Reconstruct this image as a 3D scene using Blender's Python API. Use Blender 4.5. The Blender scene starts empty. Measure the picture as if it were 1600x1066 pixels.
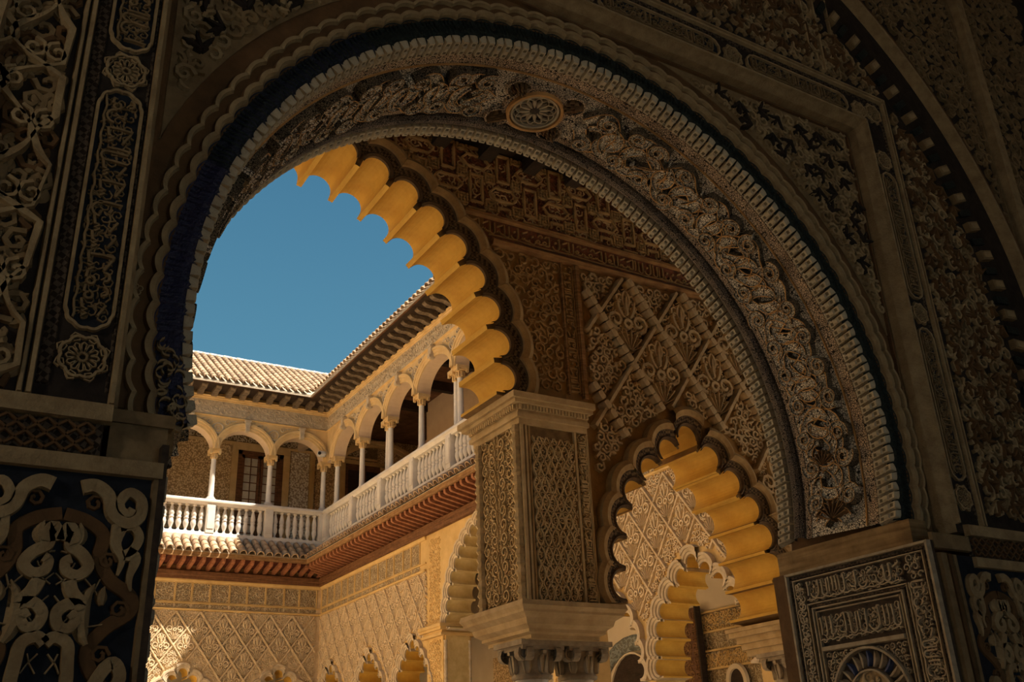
import bpy, math, random
from mathutils import Vector, Matrix
from mathutils.geometry import tessellate_polygon
PI = math.pi
sin, cos, rad = math.sin, math.cos, math.radians
scene = bpy.context.scene
COL = scene.collection

# ------------------------------------------------------------------ camera, sky, sun, exposure
cd = bpy.data.cameras.new('camera'); cam = bpy.data.objects.new('camera', cd); COL.objects.link(cam)
cd.lens = 1523.0 / 1600.0 * 36.0; cd.sensor_width = 36.0; cd.clip_start = 0.05; cd.clip_end = 500
def _cv(px, py): return Vector((px - 800.0, 533.0 - py, -1523.0))
_Z = _cv(650, -2850).normalized()          # vanishing points of the building's three axes
_Y = _cv(-210, 1270); _Y = (_Y - _Z * _Y.dot(_Z)).normalized()
_X = _Y.cross(_Z)
cam.matrix_world = Matrix.Translation((0, 0, 1.6)) @ Matrix((_X, _Y, _Z)).to_4x4()
scene.camera = cam
scene.view_settings.view_transform = 'Standard'; scene.view_settings.look = 'None'
scene.view_settings.gamma = 1.0; scene.view_settings.use_curve_mapping = False
scene.view_settings.exposure = 0.7

world = bpy.data.worlds.new('world'); scene.world = world; world.use_nodes = True
wn = world.node_tree.nodes; wl = world.node_tree.links; wn.clear()
wo = wn.new('ShaderNodeOutputWorld'); bg = wn.new('ShaderNodeBackground'); wl.new(bg.outputs[0], wo.inputs[0])
tc = wn.new('ShaderNodeTexCoord'); sx = wn.new('ShaderNodeSeparateXYZ'); wl.new(tc.outputs['Generated'], sx.inputs[0])
rp = wn.new('ShaderNodeValToRGB'); wl.new(sx.outputs[2], rp.inputs[0]); wl.new(rp.outputs[0], bg.inputs[0])
rp.color_ramp.elements[0].position = 0.0; rp.color_ramp.elements[0].color = (0.15, 0.29, 0.36, 1)
rp.color_ramp.elements[1].position = 0.75; rp.color_ramp.elements[1].color = (0.020, 0.078, 0.155, 1)
e = rp.color_ramp.elements.new(0.40); e.color = (0.056, 0.160, 0.240, 1)
bg.inputs[1].default_value = 1.0
FILL_WATTS = 36.0          # watts of the fill lamp added out of view in the near room

sd = bpy.data.lights.new('sun', 'SUN'); sun = bpy.data.objects.new('sun', sd); COL.objects.link(sun)
sd.energy = 8.0; sd.angle = rad(0.8); sd.color = (1.0, 0.91, 0.76)
sun.location = (20, -10, 40)
sun.rotation_euler = Vector((1.0, -1.06, 2.65)).to_track_quat('Z', 'Y').to_euler()

# ------------------------------------------------------------------ materials
MATS = {}
def mat(name, base, dark=None, rough=0.85, scale=6.0, bump=0.25, bscale=45.0, rand=0.0, spec=0.25, kind='noise', mixc=0.5, det=6.0):
    m = bpy.data.materials.new(name); m.use_nodes = True
    nt = m.node_tree; N = nt.nodes; L = nt.links
    b = N['Principled BSDF']; b.inputs['Roughness'].default_value = rough
    b.inputs['Specular IOR Level'].default_value = spec
    tcn = N.new('ShaderNodeTexCoord')
    nz = N.new('ShaderNodeTexNoise'); nz.inputs['Scale'].default_value = scale; nz.inputs['Detail'].default_value = det
    nz.inputs['Roughness'].default_value = 0.62
    L.new(tcn.outputs['Object'], nz.inputs['Vector'])
    if dark is None: dark = tuple(c * 0.62 for c in base)
    cr = N.new('ShaderNodeValToRGB')
    cr.color_ramp.elements[0].position = 0.5 - 0.18; cr.color_ramp.elements[0].color = (*dark, 1)
    cr.color_ramp.elements[1].position = 0.5 + 0.16; cr.color_ramp.elements[1].color = (*base, 1)
    L.new(nz.outputs['Fac'], cr.inputs[0])
    col = cr.outputs[0]
    def voro(sc, feat):
        v = N.new('ShaderNodeTexVoronoi'); v.inputs['Scale'].default_value = sc; v.feature = feat
        L.new(tcn.outputs['Object'], v.inputs['Vector']); return v
    def ramp(src, p0, c0, p1, c1):
        r = N.new('ShaderNodeValToRGB'); r.color_ramp.elements[0].position = p0; r.color_ramp.elements[0].color = (*c0, 1)
        r.color_ramp.elements[1].position = p1; r.color_ramp.elements[1].color = (*c1, 1); L.new(src, r.inputs[0]); return r.outputs[0]
    def mul(a, bb, f=1.0):
        x = N.new('ShaderNodeMix'); x.data_type = 'RGBA'; x.blend_type = 'MULTIPLY'; x.inputs[0].default_value = f
        L.new(a, x.inputs[6]); L.new(bb, x.inputs[7]); return x.outputs[2]
    bsrc = None
    if kind == 'speckle':            # cream scales outlined in black
        v = voro(mixc, 'DISTANCE_TO_EDGE')
        k = ramp(v.outputs['Distance'], 0.05, (0.03, 0.025, 0.025), 0.11, (1, 1, 1))
        v2 = voro(mixc, 'F1'); k2 = ramp(v2.outputs['Distance'], 0.16, (0.05, 0.045, 0.05), 0.22, (1, 1, 1))
        col = mul(mul(col, k), k2); bsrc = v.outputs['Distance']
    elif kind == 'carved':           # fine carved arabesque too small to model: pale curls over dark ground
        v = voro(mixc, 'SMOOTH_F1'); w = N.new('ShaderNodeMath'); w.operation = 'SINE'
        mm = N.new('ShaderNodeMath'); mm.operation = 'MULTIPLY'; mm.inputs[1].default_value = 17.0
        L.new(v.outputs['Distance'], mm.inputs[0]); L.new(mm.outputs[0], w.inputs[0])
        col = mul(col, ramp(w.outputs[0], 0.0, (0.58, 0.53, 0.47), 0.45, (1, 1, 1))); bsrc = w.outputs[0]
    elif kind == 'sgraffito':        # dark foliage print on plaster
        v = voro(mixc, 'F1'); n2 = N.new('ShaderNodeTexNoise'); n2.inputs['Scale'].default_value = mixc * 1.3; n2.inputs['Detail'].default_value = 3
        L.new(tcn.outputs['Object'], n2.inputs['Vector'])
        a = N.new('ShaderNodeMath'); a.operation = 'MULTIPLY'; L.new(v.outputs['Distance'], a.inputs[0]); L.new(n2.outputs['Fac'], a.inputs[1])
        col = mul(col, ramp(a.outputs[0], 0.20, (1, 1, 1), 0.30, (0.50, 0.42, 0.34)))
    elif kind == 'chevron':          # tiny chequer border
        v = N.new('ShaderNodeTexChecker'); v.inputs['Scale'].default_value = mixc
        mp = N.new('ShaderNodeMapping'); mp.inputs['Rotation'].default_value = (rad(45), rad(45), rad(45)); L.new(tcn.outputs['Object'], mp.inputs[0]); L.new(mp.outputs[0], v.inputs['Vector'])
        v.inputs['Color1'].default_value = (1, 1, 1, 1); v.inputs['Color2'].default_value = (0.25, 0.22, 0.2, 1)
        col = mul(col, v.outputs['Color'])
    elif kind == 'wood':
        wv = N.new('ShaderNodeTexNoise'); wv.inputs['Scale'].default_value = 3.0; mp = N.new('ShaderNodeMapping'); mp.inputs['Scale'].default_value = (1, 1, 14) if mixc < 1 else (1, 1, 1)
        L.new(tcn.outputs['Object'], mp.inputs[0]); L.new(mp.outputs[0], wv.inputs['Vector'])
        col = mul(col, ramp(wv.outputs['Fac'], 0.3, (0.55, 0.5, 0.45), 0.65, (1, 1, 1)))
    if rand:
        oi = N.new('ShaderNodeObjectInfo'); col = mul(col, ramp(oi.outputs['Random'], 0.0, (1 - rand, 1 - rand * 1.1, 1 - rand * 1.1), 1.0, (1, 1, 1)))
    L.new(col, b.inputs['Base Color'])
    bp = N.new('ShaderNodeBump'); bp.inputs['Strength'].default_value = bump; bp.inputs['Distance'].default_value = 0.02
    if bsrc is None:
        nb = N.new('ShaderNodeTexNoise'); nb.inputs['Scale'].default_value = bscale; nb.inputs['Detail'].default_value = 4
        L.new(tcn.outputs['Object'], nb.inputs['Vector']); bsrc = nb.outputs['Fac']
    L.new(bsrc, bp.inputs['Height']); L.new(bp.outputs[0], b.inputs['Normal'])
    MATS[name] = m; return m

mat('gold', (0.72, 0.50, 0.22), (0.55, 0.36, 0.14), scale=2.2)
mat('upper_stone', (0.77, 0.55, 0.27), (0.60, 0.40, 0.18), scale=2.5)
mat('upper_relief', (0.64, 0.53, 0.38), (0.46, 0.36, 0.25), scale=9)
mat('cream_plaster', (0.74, 0.62, 0.45), (0.66, 0.53, 0.36), scale=1.5, bump=0.08)
mat('peach_plaster', (0.76, 0.58, 0.40), (0.66, 0.48, 0.32), scale=2, bump=0.1)
mat('marble', (0.80, 0.74, 0.66), (0.64, 0.58, 0.52), rough=0.5, scale=3, bump=0.06, rand=0.08)
mat('ochre', (0.74, 0.46, 0.09), (0.60, 0.34, 0.06), scale=5, bump=0.18, bscale=22)
mat('ochre_pale', (0.70, 0.54, 0.26), (0.54, 0.38, 0.15), scale=5, bump=0.18, bscale=22)
mat('lobe_stone', (0.66, 0.54, 0.38), (0.46, 0.36, 0.24), scale=7)
mat('sebka_pale', (0.74, 0.58, 0.38), (0.56, 0.42, 0.25), scale=8)
mat('sebka_rib', (0.72, 0.56, 0.36), (0.52, 0.38, 0.22), scale=7)
mat('sebka_hole', (0.46, 0.35, 0.22), (0.09, 0.07, 0.05), scale=13)
mat('frieze_panel', (0.56, 0.45, 0.29), (0.42, 0.32, 0.19), kind='carved', mixc=16, bump=0.6)
mat('sgraffito', (0.86, 0.66, 0.38), (0.76, 0.56, 0.30), kind='sgraffito', mixc=20, bump=0.1)
mat('sgraffito_white', (0.92, 0.86, 0.76), (0.76, 0.66, 0.52), kind='sgraffito', mixc=15, bump=0.1)
mat('wood_maroon', (0.16, 0.045, 0.022), (0.09, 0.026, 0.014), rough=0.7, kind='wood', scale=10)
mat('wood_red', (0.44, 0.19, 0.095), (0.28, 0.105, 0.05), rough=0.7, kind='wood', scale=10)
mat('wood_brown', (0.24, 0.115, 0.055), (0.15, 0.07, 0.03), rough=0.7, kind='wood', scale=10)
mat('wood_dark', (0.060, 0.038, 0.024), (0.032, 0.021, 0.014), rough=0.75, kind='wood', scale=10)
mat('corbel', (0.24, 0.18, 0.12), (0.10, 0.072, 0.048), scale=12, rand=0.2)
mat('terracotta', (0.66, 0.47, 0.29), (0.40, 0.28, 0.18), scale=9, rand=0.42, bump=0.3)
mat('mortar', (0.52, 0.43, 0.31), (0.34, 0.27, 0.19), scale=14)
mat('ridge_white', (0.80, 0.76, 0.70), rand=0.1)
mat('glass', (0.66, 0.63, 0.56), (0.45, 0.43, 0.38), rough=0.12, spec=0.6, bump=0.02, scale=3)
mat('tile_blue', (0.16, 0.20, 0.26), (0.07, 0.09, 0.14), kind='chevron', mixc=14, rough=0.4)
mat('zellige', (0.34, 0.36, 0.33), (0.20, 0.23, 0.23), kind='carved', mixc=12, rough=0.4)
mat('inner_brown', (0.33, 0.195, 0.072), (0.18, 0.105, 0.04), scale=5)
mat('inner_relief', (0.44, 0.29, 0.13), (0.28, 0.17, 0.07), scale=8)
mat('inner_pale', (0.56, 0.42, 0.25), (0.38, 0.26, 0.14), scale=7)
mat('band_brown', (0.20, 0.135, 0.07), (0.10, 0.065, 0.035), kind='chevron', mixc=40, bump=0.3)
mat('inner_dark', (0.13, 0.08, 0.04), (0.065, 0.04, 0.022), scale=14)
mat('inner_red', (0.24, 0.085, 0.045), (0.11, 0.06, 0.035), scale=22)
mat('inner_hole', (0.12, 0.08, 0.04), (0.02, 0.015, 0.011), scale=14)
mat('inner_wood', (0.42, 0.24, 0.10), (0.27, 0.14, 0.055), kind='wood', scale=8)
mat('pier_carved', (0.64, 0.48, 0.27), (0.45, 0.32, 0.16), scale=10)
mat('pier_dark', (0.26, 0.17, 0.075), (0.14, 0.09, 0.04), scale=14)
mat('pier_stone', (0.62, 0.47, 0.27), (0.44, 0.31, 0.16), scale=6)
mat('capital_stone', (0.44, 0.37, 0.27), (0.27, 0.21, 0.15), scale=9)
mat('band_dark', (0.13, 0.095, 0.065), (0.06, 0.045, 0.035), kind='chevron', mixc=60, bump=0.3)
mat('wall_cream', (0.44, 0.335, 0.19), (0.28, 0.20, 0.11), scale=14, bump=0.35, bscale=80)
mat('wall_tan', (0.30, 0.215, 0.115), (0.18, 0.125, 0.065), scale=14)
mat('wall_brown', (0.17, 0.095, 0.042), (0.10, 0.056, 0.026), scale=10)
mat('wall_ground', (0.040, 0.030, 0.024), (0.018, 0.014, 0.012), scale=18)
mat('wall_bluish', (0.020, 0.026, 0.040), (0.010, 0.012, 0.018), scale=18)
mat('lobe_blue_glow', (0.030, 0.034, 0.10), (0.016, 0.017, 0.05), rough=0.45, scale=30, bump=0.5, bscale=90, spec=0.5)  # blue glow of light on the left lobes, put into their colour
mat('lobe_half_glow', (0.024, 0.032, 0.060), (0.013, 0.016, 0.030), rough=0.5, scale=30, bump=0.5, bscale=90)  # halfway step of the same painted-in glow
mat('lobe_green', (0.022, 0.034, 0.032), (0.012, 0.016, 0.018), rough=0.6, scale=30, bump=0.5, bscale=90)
mat('script_dark', (0.12, 0.095, 0.065), (0.07, 0.055, 0.04), scale=20)
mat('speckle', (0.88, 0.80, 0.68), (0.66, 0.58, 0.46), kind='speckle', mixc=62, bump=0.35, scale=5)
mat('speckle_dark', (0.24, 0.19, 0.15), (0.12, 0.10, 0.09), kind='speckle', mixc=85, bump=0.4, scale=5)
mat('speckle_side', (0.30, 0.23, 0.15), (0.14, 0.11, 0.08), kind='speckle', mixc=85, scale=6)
mat('speckle_border', (0.74, 0.58, 0.42), (0.52, 0.38, 0.27), kind='speckle', mixc=72, bump=0.35, scale=5)
mat('orange_edge', (0.62, 0.36, 0.14), (0.42, 0.23, 0.09), scale=12)
mat('shell_brown', (0.24, 0.14, 0.065), (0.12, 0.07, 0.035), scale=25)
mat('rope', (0.62, 0.55, 0.41), (0.46, 0.39, 0.28), scale=40, rand=0.12, bump=0.4, bscale=120)
mat('rope_hole', (0.20, 0.165, 0.11))
mat('impost_wood', (0.40, 0.27, 0.13), (0.24, 0.16, 0.075), kind='wood', scale=9)
mat('jamb_carved', (0.50, 0.43, 0.32), (0.34, 0.27, 0.19), scale=22)
mat('jamb_ground', (0.085, 0.060, 0.042), (0.04, 0.03, 0.025), scale=22)
mat('jamb_blue', (0.05, 0.08, 0.22), (0.03, 0.05, 0.13), rough=0.5)
mat('paving', (0.70, 0.58, 0.42), (0.60, 0.48, 0.33), scale=2)
mat('room_plaster', (0.45, 0.38, 0.28), scale=3)
mat('white_plastic', (0.75, 0.74, 0.72), rough=0.4, bump=0.0)
mat('black_plastic', (0.03, 0.03, 0.03), rough=0.3, bump=0.0)
mat('iron', (0.05, 0.045, 0.04), rough=0.5)

# ------------------------------------------------------------------ mesh helpers
class MB:
    def __init__(s): s.v = []; s.f = []; s.m = []
    def add(s, vs, fs, mi=0):
        o = len(s.v); s.v.extend(vs)
        for f in fs: s.f.append(tuple(i + o for i in f)); s.m.append(mi)
    def mesh(s, name, mats, smooth=False):
        me = bpy.data.meshes.new(name); me.from_pydata([tuple(p) for p in s.v], [], s.f)
        for x in mats: me.materials.append(MATS[x])
        if len(mats) > 1: me.polygons.foreach_set('material_index', s.m)
        if smooth: me.polygons.foreach_set('use_smooth', [True] * len(me.polygons))
        me.update(); return me
WM = {}
I4 = Matrix.Identity(4)
def link(name, data, parent=None, M=None):
    o = bpy.data.objects.new(name, data); COL.objects.link(o)
    M = M.copy() if M is not None else (WM[parent.name].copy() if parent else I4.copy())
    if parent:
        o.parent = parent; o.matrix_parent_inverse = WM[parent.name].inverted()
    o.matrix_basis = M; WM[o.name] = M
    return o
def part(name, mb, mats, parent=None, M=None, smooth=False, stuff=False):
    me = mb if isinstance(mb, bpy.types.Mesh) else mb.mesh(name, mats if isinstance(mats, (list, tuple)) else [mats], smooth)
    o = link(name, me, parent, M)
    if stuff: o['kind'] = 'stuff'
    return o
def thing(name, label, cat, M=None, group=None):
    o = link(name, None, None, M); o['label'] = label; o['category'] = cat; o.empty_display_size = 0.1
    if group: o['group'] = group
    return o
def struct(name, mb, mats, M=None, label=None):
    o = part(name, mb, mats, None, M); o['kind'] = 'structure'
    if label: o['label'] = label
    return o
T = Matrix.Translation
def RZ(a): return Matrix.Rotation(rad(a), 4, 'Z')
def RY(a): return Matrix.Rotation(rad(a), 4, 'Y')

def box(mb, x0, x1, y0, y1, z0, z1, mi=0):
    mb.add([(x0, y0, z0), (x1, y0, z0), (x1, y1, z0), (x0, y1, z0), (x0, y0, z1), (x1, y0, z1), (x1, y1, z1), (x0, y1, z1)],
           [(0, 3, 2, 1), (4, 5, 6, 7), (0, 1, 5, 4), (1, 2, 6, 5), (2, 3, 7, 6), (3, 0, 4, 7)], mi)
def lathe(mb, prof, n=14, c=(0, 0), mi=0, cap=True):
    vs = []; fs = []
    for r, z in prof:
        for k in range(n): a = 2 * PI * k / n; vs.append((c[0] + r * cos(a), c[1] + r * sin(a), z))
    for j in range(len(prof) - 1):
        for k in range(n): k2 = (k + 1) % n; fs.append((j * n + k, j * n + k2, (j + 1) * n + k2, (j + 1) * n + k))
    if cap: fs.append(tuple(range(n))[::-1]); fs.append(tuple((len(prof) - 1) * n + k for k in range(n)))
    mb.add(vs, fs, mi)
def slab(mb, polys, y0, y1, mi=0, side=0, mp=None):
    """flat polygon (first loop) with holes, in (u,v), as a slab between depths y0 (front) and y1"""
    tris = tessellate_polygon([[Vector((u, v, 0)) for u, v in p] for p in polys])
    flat = [q for p in polys for q in p]; n = len(flat)
    mp = mp or (lambda u, v, y: (u, y, v))
    mb.add([mp(u, v, y0) for u, v in flat] + [mp(u, v, y1) for u, v in flat], [tuple(t) for t in tris] + [tuple(n + i for i in t[::-1]) for t in tris], mi)
    for p in polys:
        k = len(p); mb.add([mp(u, v, y0) for u, v in p] + [mp(u, v, y1) for u, v in p], [(i, (i + 1) % k, k + (i + 1) % k, k + i) for i in range(k)], side)
def mould(mb, prof, u0, u1, mi=0, along='u', mp=None):
    """straight moulding; prof = [(height out of wall, v)]"""
    mp = mp or (lambda u, v, h: (u, -h, v))
    n = len(prof)
    a = [mp(u0, v, h) if along == 'u' else mp(v, u0, h) for h, v in prof]; b = [mp(u1, v, h) if along == 'u' else mp(v, u1, h) for h, v in prof]
    mb.add(a + b, [(i, i + 1, n + i + 1, n + i) for i in range(n - 1)] + [tuple(range(n)), tuple(range(2 * n - 1, n - 1, -1))], mi)
def ribbon(mb, mp, pts, w, h, mi=0, h0=0.0, edge=None, closed=False, flat=0.7):
    n = len(pts)
    if n < 2: return
    wf = w if callable(w) else (lambda t: w)
    if edge is None: sec = [(-1, 0), (-flat, 1), (flat, 1), (1, 0)]
    else: sec = [(-1, 0), (-0.97, 1), (-0.80, 1), (-0.72, .72), (0, .88), (.72, .72), (0.80, 1), (0.97, 1), (1, 0)]
    k = len(sec); vs = []
    for i in range(n):
        a = pts[(i - 1) % n] if (closed or i > 0) else pts[0]; b = pts[(i + 1) % n] if (closed or i < n - 1) else pts[-1]
        tx, ty = b[0] - a[0], b[1] - a[1]; l = math.hypot(tx, ty) or 1.0; nx, ny = -ty / l, tx / l
        ww = wf(i / (n - 1)) / 2
        for s, q in sec: vs.append(mp(pts[i][0] + nx * ww * s, pts[i][1] + ny * ww * s, h0 + h * q))
    o = len(mb.v); mb.v.extend(vs)
    for i in range(n if closed else n - 1):
        j = (i + 1) % n
        for c in range(k - 1):
            mb.f.append((o + i * k + c, o + i * k + c + 1, o + j * k + c + 1, o + j * k + c))
            mb.m.append(mi if (edge is None or c in (2, 3, 4, 5)) else (edge if c in (1, 6) else edge + 1))
    if not closed:
        mb.f.append(tuple(o + c for c in range(k))); mb.m.append(mi); mb.f.append(tuple(o + (n - 1) * k + c for c in range(k - 1, -1, -1))); mb.m.append(mi)
def spiral(cx, cy, r0, r1, a0, turns, n=14):
    return [(cx + (r0 + (r1 - r0) * i / n) * cos(a0 + turns * 2 * PI * i / n), cy + (r0 + (r1 - r0) * i / n) * sin(a0 + turns * 2 * PI * i / n)) for i in range(n + 1)]
def arc(cx, cy, r, a0, a1, n=16): return [(cx + r * cos(a0 + (a1 - a0) * i / n), cy + r * sin(a0 + (a1 - a0) * i / n)) for i in range(n + 1)]
def cat(P, n=6, closed=False):
    out = []; m = len(P)
    for i in range(m if closed else m - 1):
        p = [P[(i + k) % m] if closed else P[min(max(i + k, 0), m - 1)] for k in (-1, 0, 1, 2)]
        for j in range(n):
            t = j / n
            out.append(tuple(0.5 * (2 * p[1][d] + (p[2][d] - p[0][d]) * t + (2 * p[0][d] - 5 * p[1][d] + 4 * p[2][d] - p[3][d]) * t * t + (3 * p[1][d] - p[0][d] - 3 * p[2][d] + p[3][d]) * t ** 3) for d in (0, 1)))
    if not closed: out.append(P[-1])
    return out
def leaf(mb, mp, p0, ang, L, w, h, mi=0, bend=0.5, n=7, h0=0.0):
    pts = []; x, y = p0; a = ang
    for i in range(n + 1): pts.append((x, y)); x += L / n * cos(a); y += L / n * sin(a); a += bend / n
    ribbon(mb, mp, pts, lambda t: w * (0.12 + sin(PI * min(1, 0.08 + t * 0.92)) ** 0.8), h, mi, h0, flat=0.35)
def shell(mb, mp, c, R, a0, h, mi=0, ribs=7, spread=1.9, h0=0.0):
    for k in range(ribs):
        a = a0 + spread * (k / (ribs - 1) - 0.5); L = R * (0.8 + 0.2 * cos((a - a0)))
        ribbon(mb, mp, [(c[0] + L * t * cos(a), c[1] + L * t * sin(a)) for t in (0.12, .5, .85, 1.0)], lambda t: R * spread / ribs * (0.25 + 0.8 * t), h, mi, h0, flat=0.2)
def scrolls(mb, mp, bb, s, w, h, inside=None, seed=1, mi=0, h0=0.0, n=11, leaves=True, k_mi=None):
    """dense arabesque of curls and leaves"""
    rnd = random.Random(seed); u0, u1, v0, v1 = bb
    rows = max(1, int(round((v1 - v0) / (s * 0.87)))); cols = max(1, int(round((u1 - u0) / s)))
    dv = (v1 - v0) / rows; du = (u1 - u0) / cols
    ok = inside or (lambda u, v: True)
    for j in range(rows):
        for i in range(cols):
            cx = u0 + du * (i + 0.5 + (0.25 if j % 2 else -0.25)) + rnd.uniform(-.1, .1) * s; cy = v0 + dv * (j + 0.5) + rnd.uniform(-.1, .1) * s
            cx = min(max(cx, u0 + .4 * s), u1 - .4 * s)
            if not ok(cx, cy): continue
            hd = 1 if (i + j) % 2 else -1; a0 = rnd.uniform(0, 2 * PI); hh = h * rnd.uniform(.75, 1.1); m_ = mi if k_mi is None or rnd.random() > .4 else k_mi
            pts = spiral(cx, cy, s * .50, s * .10, a0, hd * rnd.uniform(.95, 1.3), n)
            q = [p for p in pts if u0 < p[0] < u1 and v0 < p[1] < v1 and ok(*p)]
            if len(q) == len(pts): ribbon(mb, mp, q, lambda t: w * (1.05 - .35 * t), hh, m_, h0)
            elif len(q) > 3:
                run = []
                for p in pts:
                    if u0 < p[0] < u1 and v0 < p[1] < v1 and ok(*p): run.append(p)
                    else:
                        if len(run) > 2: ribbon(mb, mp, run, w, hh, m_, h0)
                        run = []
                if len(run) > 2: ribbon(mb, mp, run, w, hh, m_, h0)
            if leaves:
                for q_ in range(2):
                    aa = a0 + rnd.uniform(0.4, 5.6); p = (cx + s * .42 * cos(aa), cy + s * .42 * sin(aa)); e_ = (p[0] + s * .6 * cos(aa + hd), p[1] + s * .6 * sin(aa + hd))
                    if u0 < p[0] < u1 and v0 < p[1] < v1 and u0 < e_[0] < u1 and v0 < e_[1] < v1 and ok(*p) and ok(*e_): leaf(mb, mp, p, aa + hd * .8, s * .62, w * 1.5, hh * .9, m_, bend=hd * 1.2, n=5, h0=h0)
def script(mb, mp, s0, s1, t0, t1, h, seed=1, mi=0, h0=0.0, vert=False, w=None, inside=None):
    """bands of cursive lettering: tall stems, bowls, loops, teeth and dots"""
    rnd = random.Random(seed); H = t1 - t0; w = w or H * .085; s = s0 + H * .1
    def put(P, ww=w):
        P = [(a, b) for a, b in P if s0 <= a <= s1 and t0 <= b <= t1]
        if inside: P = [q for q in P if inside(*q)]
        if len(P) > 1: ribbon(mb, mp, [(-b, a) if False else ((t0 + t1 - b, a) if vert else (a, b)) for a, b in P], ww, h, mi, h0)
    while s < s1 - H * .15:
        k = rnd.random(); b = t0 + H * .3
        if k < .34:
            put([(s, b), (s + .02 * H, b + H * .3), (s, t1 - H * .06), (s - .07 * H, t1 - H * .12)]); s += H * rnd.uniform(.17, .25)
        elif k < .48:
            put([(s, t1 - H * .08), (s + .02 * H, b + H * .2)] + arc(s + H * .16, b + .02 * H, H * .15, PI, 2 * PI, 6)); put([(s + .31 * H, b), (s + .31 * H, t1 - H * .1)]); s += H * .44
        elif k < .66:
            put(arc(s + H * .22, b + H * .08, H * .22, PI, 2.05 * PI, 8)); put([(s + H * .16, t0 + H * .62), (s + H * .28, t0 + H * .68)], w * 1.3); s += H * .46
        elif k < .82:
            put(spiral(s + H * .13, b + H * .1, H * .13, H * .08, 0, 1.0, 8)); put([(s + H * .2, b - .02 * H), (s + H * .42, b)]); put(arc(s + H * .3, t1 - H * .25, H * .13, 0, PI, 6)); s += H * .44
        else:
            put([(s, b), (s + .08 * H, b + .12 * H), (s + .12 * H, b), (s + .2 * H, b + .12 * H), (s + .24 * H, b), (s + .5 * H, b - .05 * H)]); put([(s + .05 * H, t1 - H * .3), (s + .4 * H, t1 - H * .12)]); s += H * .5
    put([(s0 + (s1 - s0) * i / 40, t0 + H * .10 + H * .03 * sin(i * 1.7)) for i in range(41)], w * .8)
def rect(mb, mp, u0, u1, v0, v1, h, mi=0): mb.add([mp(u0, v0, h), mp(u1, v0, h), mp(u1, v1, h), mp(u0, v1, h)], [(0, 1, 2, 3)], mi)
LOC = lambda u, v, h: (u, -h, v)          # a wall's own plane: u along, v up, h out of the wall
def PY(y): return lambda u, v, h: (u, y - h, v)
def PX(x): return lambda u, v, h: (x - h, u, v)

# ------------------------------------------------------------------ shared builders of the courtyard architecture
def lobe_mesh(name, d, rl, e, fw, t, mats, back=True):
    pr = [(-d / 2, -e), (-d / 2 + fw / 2, -e)] + [(rl * cos(a), rl * sin(a)) for a in [PI - PI * i / 12 for i in range(13)]] + [(d / 2 - fw / 2, -e), (d / 2, -e)]
    mb = MB(); n = len(pr); top = [(d / 2 + .035, rl + .05), (-d / 2 - .035, rl + .05)]
    mb.add([(a, 0, b) for a, b in pr] + [(a, t, b) for a, b in pr], [(i, i + 1, n + i + 1, n + i) for i in range(n - 1)], 1)
    pol = pr + top; tr = tessellate_polygon([[Vector((a, b, 0)) for a, b in pol]])
    for y in (0, t): mb.add([(a, y, b) for a, b in pol], [tuple(q) for q in tr], 0)
    mb.add([(a, y, b) for y in (0, t) for a, b in ((d / 2, -e), top[0], top[1], (-d / 2, -e))], [(0, 1, 5, 4), (1, 2, 6, 5), (2, 3, 7, 6)], 0)
    return mb.mesh(name, mats)
def ring_mesh(name, d, delta, prof, mats, mis=None, n=14):
    mb = MB(); k = len(prof); vs = []
    for i in range(n + 1):
        s = -1 + 2 * i / n
        for R, h in prof:
            ph = delta / 2 + math.asin(min(1.0, d / 2 * cos(delta / 2) / R)); a = s * ph
            vs.append((R * sin(a), -h, R * cos(a)))
    for i in range(n):
        for c in range(k - 1): mb.add([], []); mb.f.append((i * k + c, i * k + c + 1, (i + 1) * k + c + 1, (i + 1) * k + c)); mb.m.append(mis[c] if mis else 0)
    mb.v = vs
    return mb.mesh(name, mats)
def lobed_arch(name, label, M, lobes, d, rl, e, fw, t, mats, rings, group=None):
    """rings = [(name, profile, mats, mis)]"""
    th = thing(name, label, 'arch', M @ T((lobes[len(lobes) // 2][0], 0, lobes[0][1])), group)
    delta = rad(sum(abs(lobes[i + 1][2] - lobes[i][2]) for i in range(len(lobes) - 1)) / (len(lobes) - 1))
    lm = lobe_mesh('lobe', d, rl, e, fw, t, mats)
    rm = [(rn, ring_mesh(rn, d, delta, pf, ms, mi)) for rn, pf, ms, mi in rings]
    for u, v, n in lobes:
        L = M @ T((u, -.004, v)) @ RY(90 - n)
        part('lobe', lm, None, th, L)
        for rn, me in rm: part(rn, me, None, th, L)
    return th
SMALL = [(0, 4.55, 90), (.257, 4.375, 52), (.50, 4.16, 42), (.713, 3.92, 32), (.835, 3.656, 20), (.90, 3.375, 9), (.93, 3.09, 2)]
def small_lobes(c, k=1.0, dz=0.0): return [(c + dx * k, z + dz, n) for dx, z, n in SMALL[:0:-1]] + [(c - dx * k, z + dz, 180 - n) for dx, z, n in SMALL]
def big_lobes(c, z, R, n=20, a0=2.5): return [(c + R * cos(rad(a0 + (180 - 2 * a0) * i / (n - 1))), z + R * sin(rad(a0 + (180 - 2 * a0) * i / (n - 1))), a0 + (180 - 2 * a0) * i / (n - 1)) for i in range(n)]
def outline(lobes, off, base):
    """opening outline from right foot over the arch to the left foot"""
    P = [(u + off * cos(rad(n)), v + off * sin(rad(n))) for u, v, n in lobes]
    return [(P[0][0], base)] + P + [(P[-1][0], base)]
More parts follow.
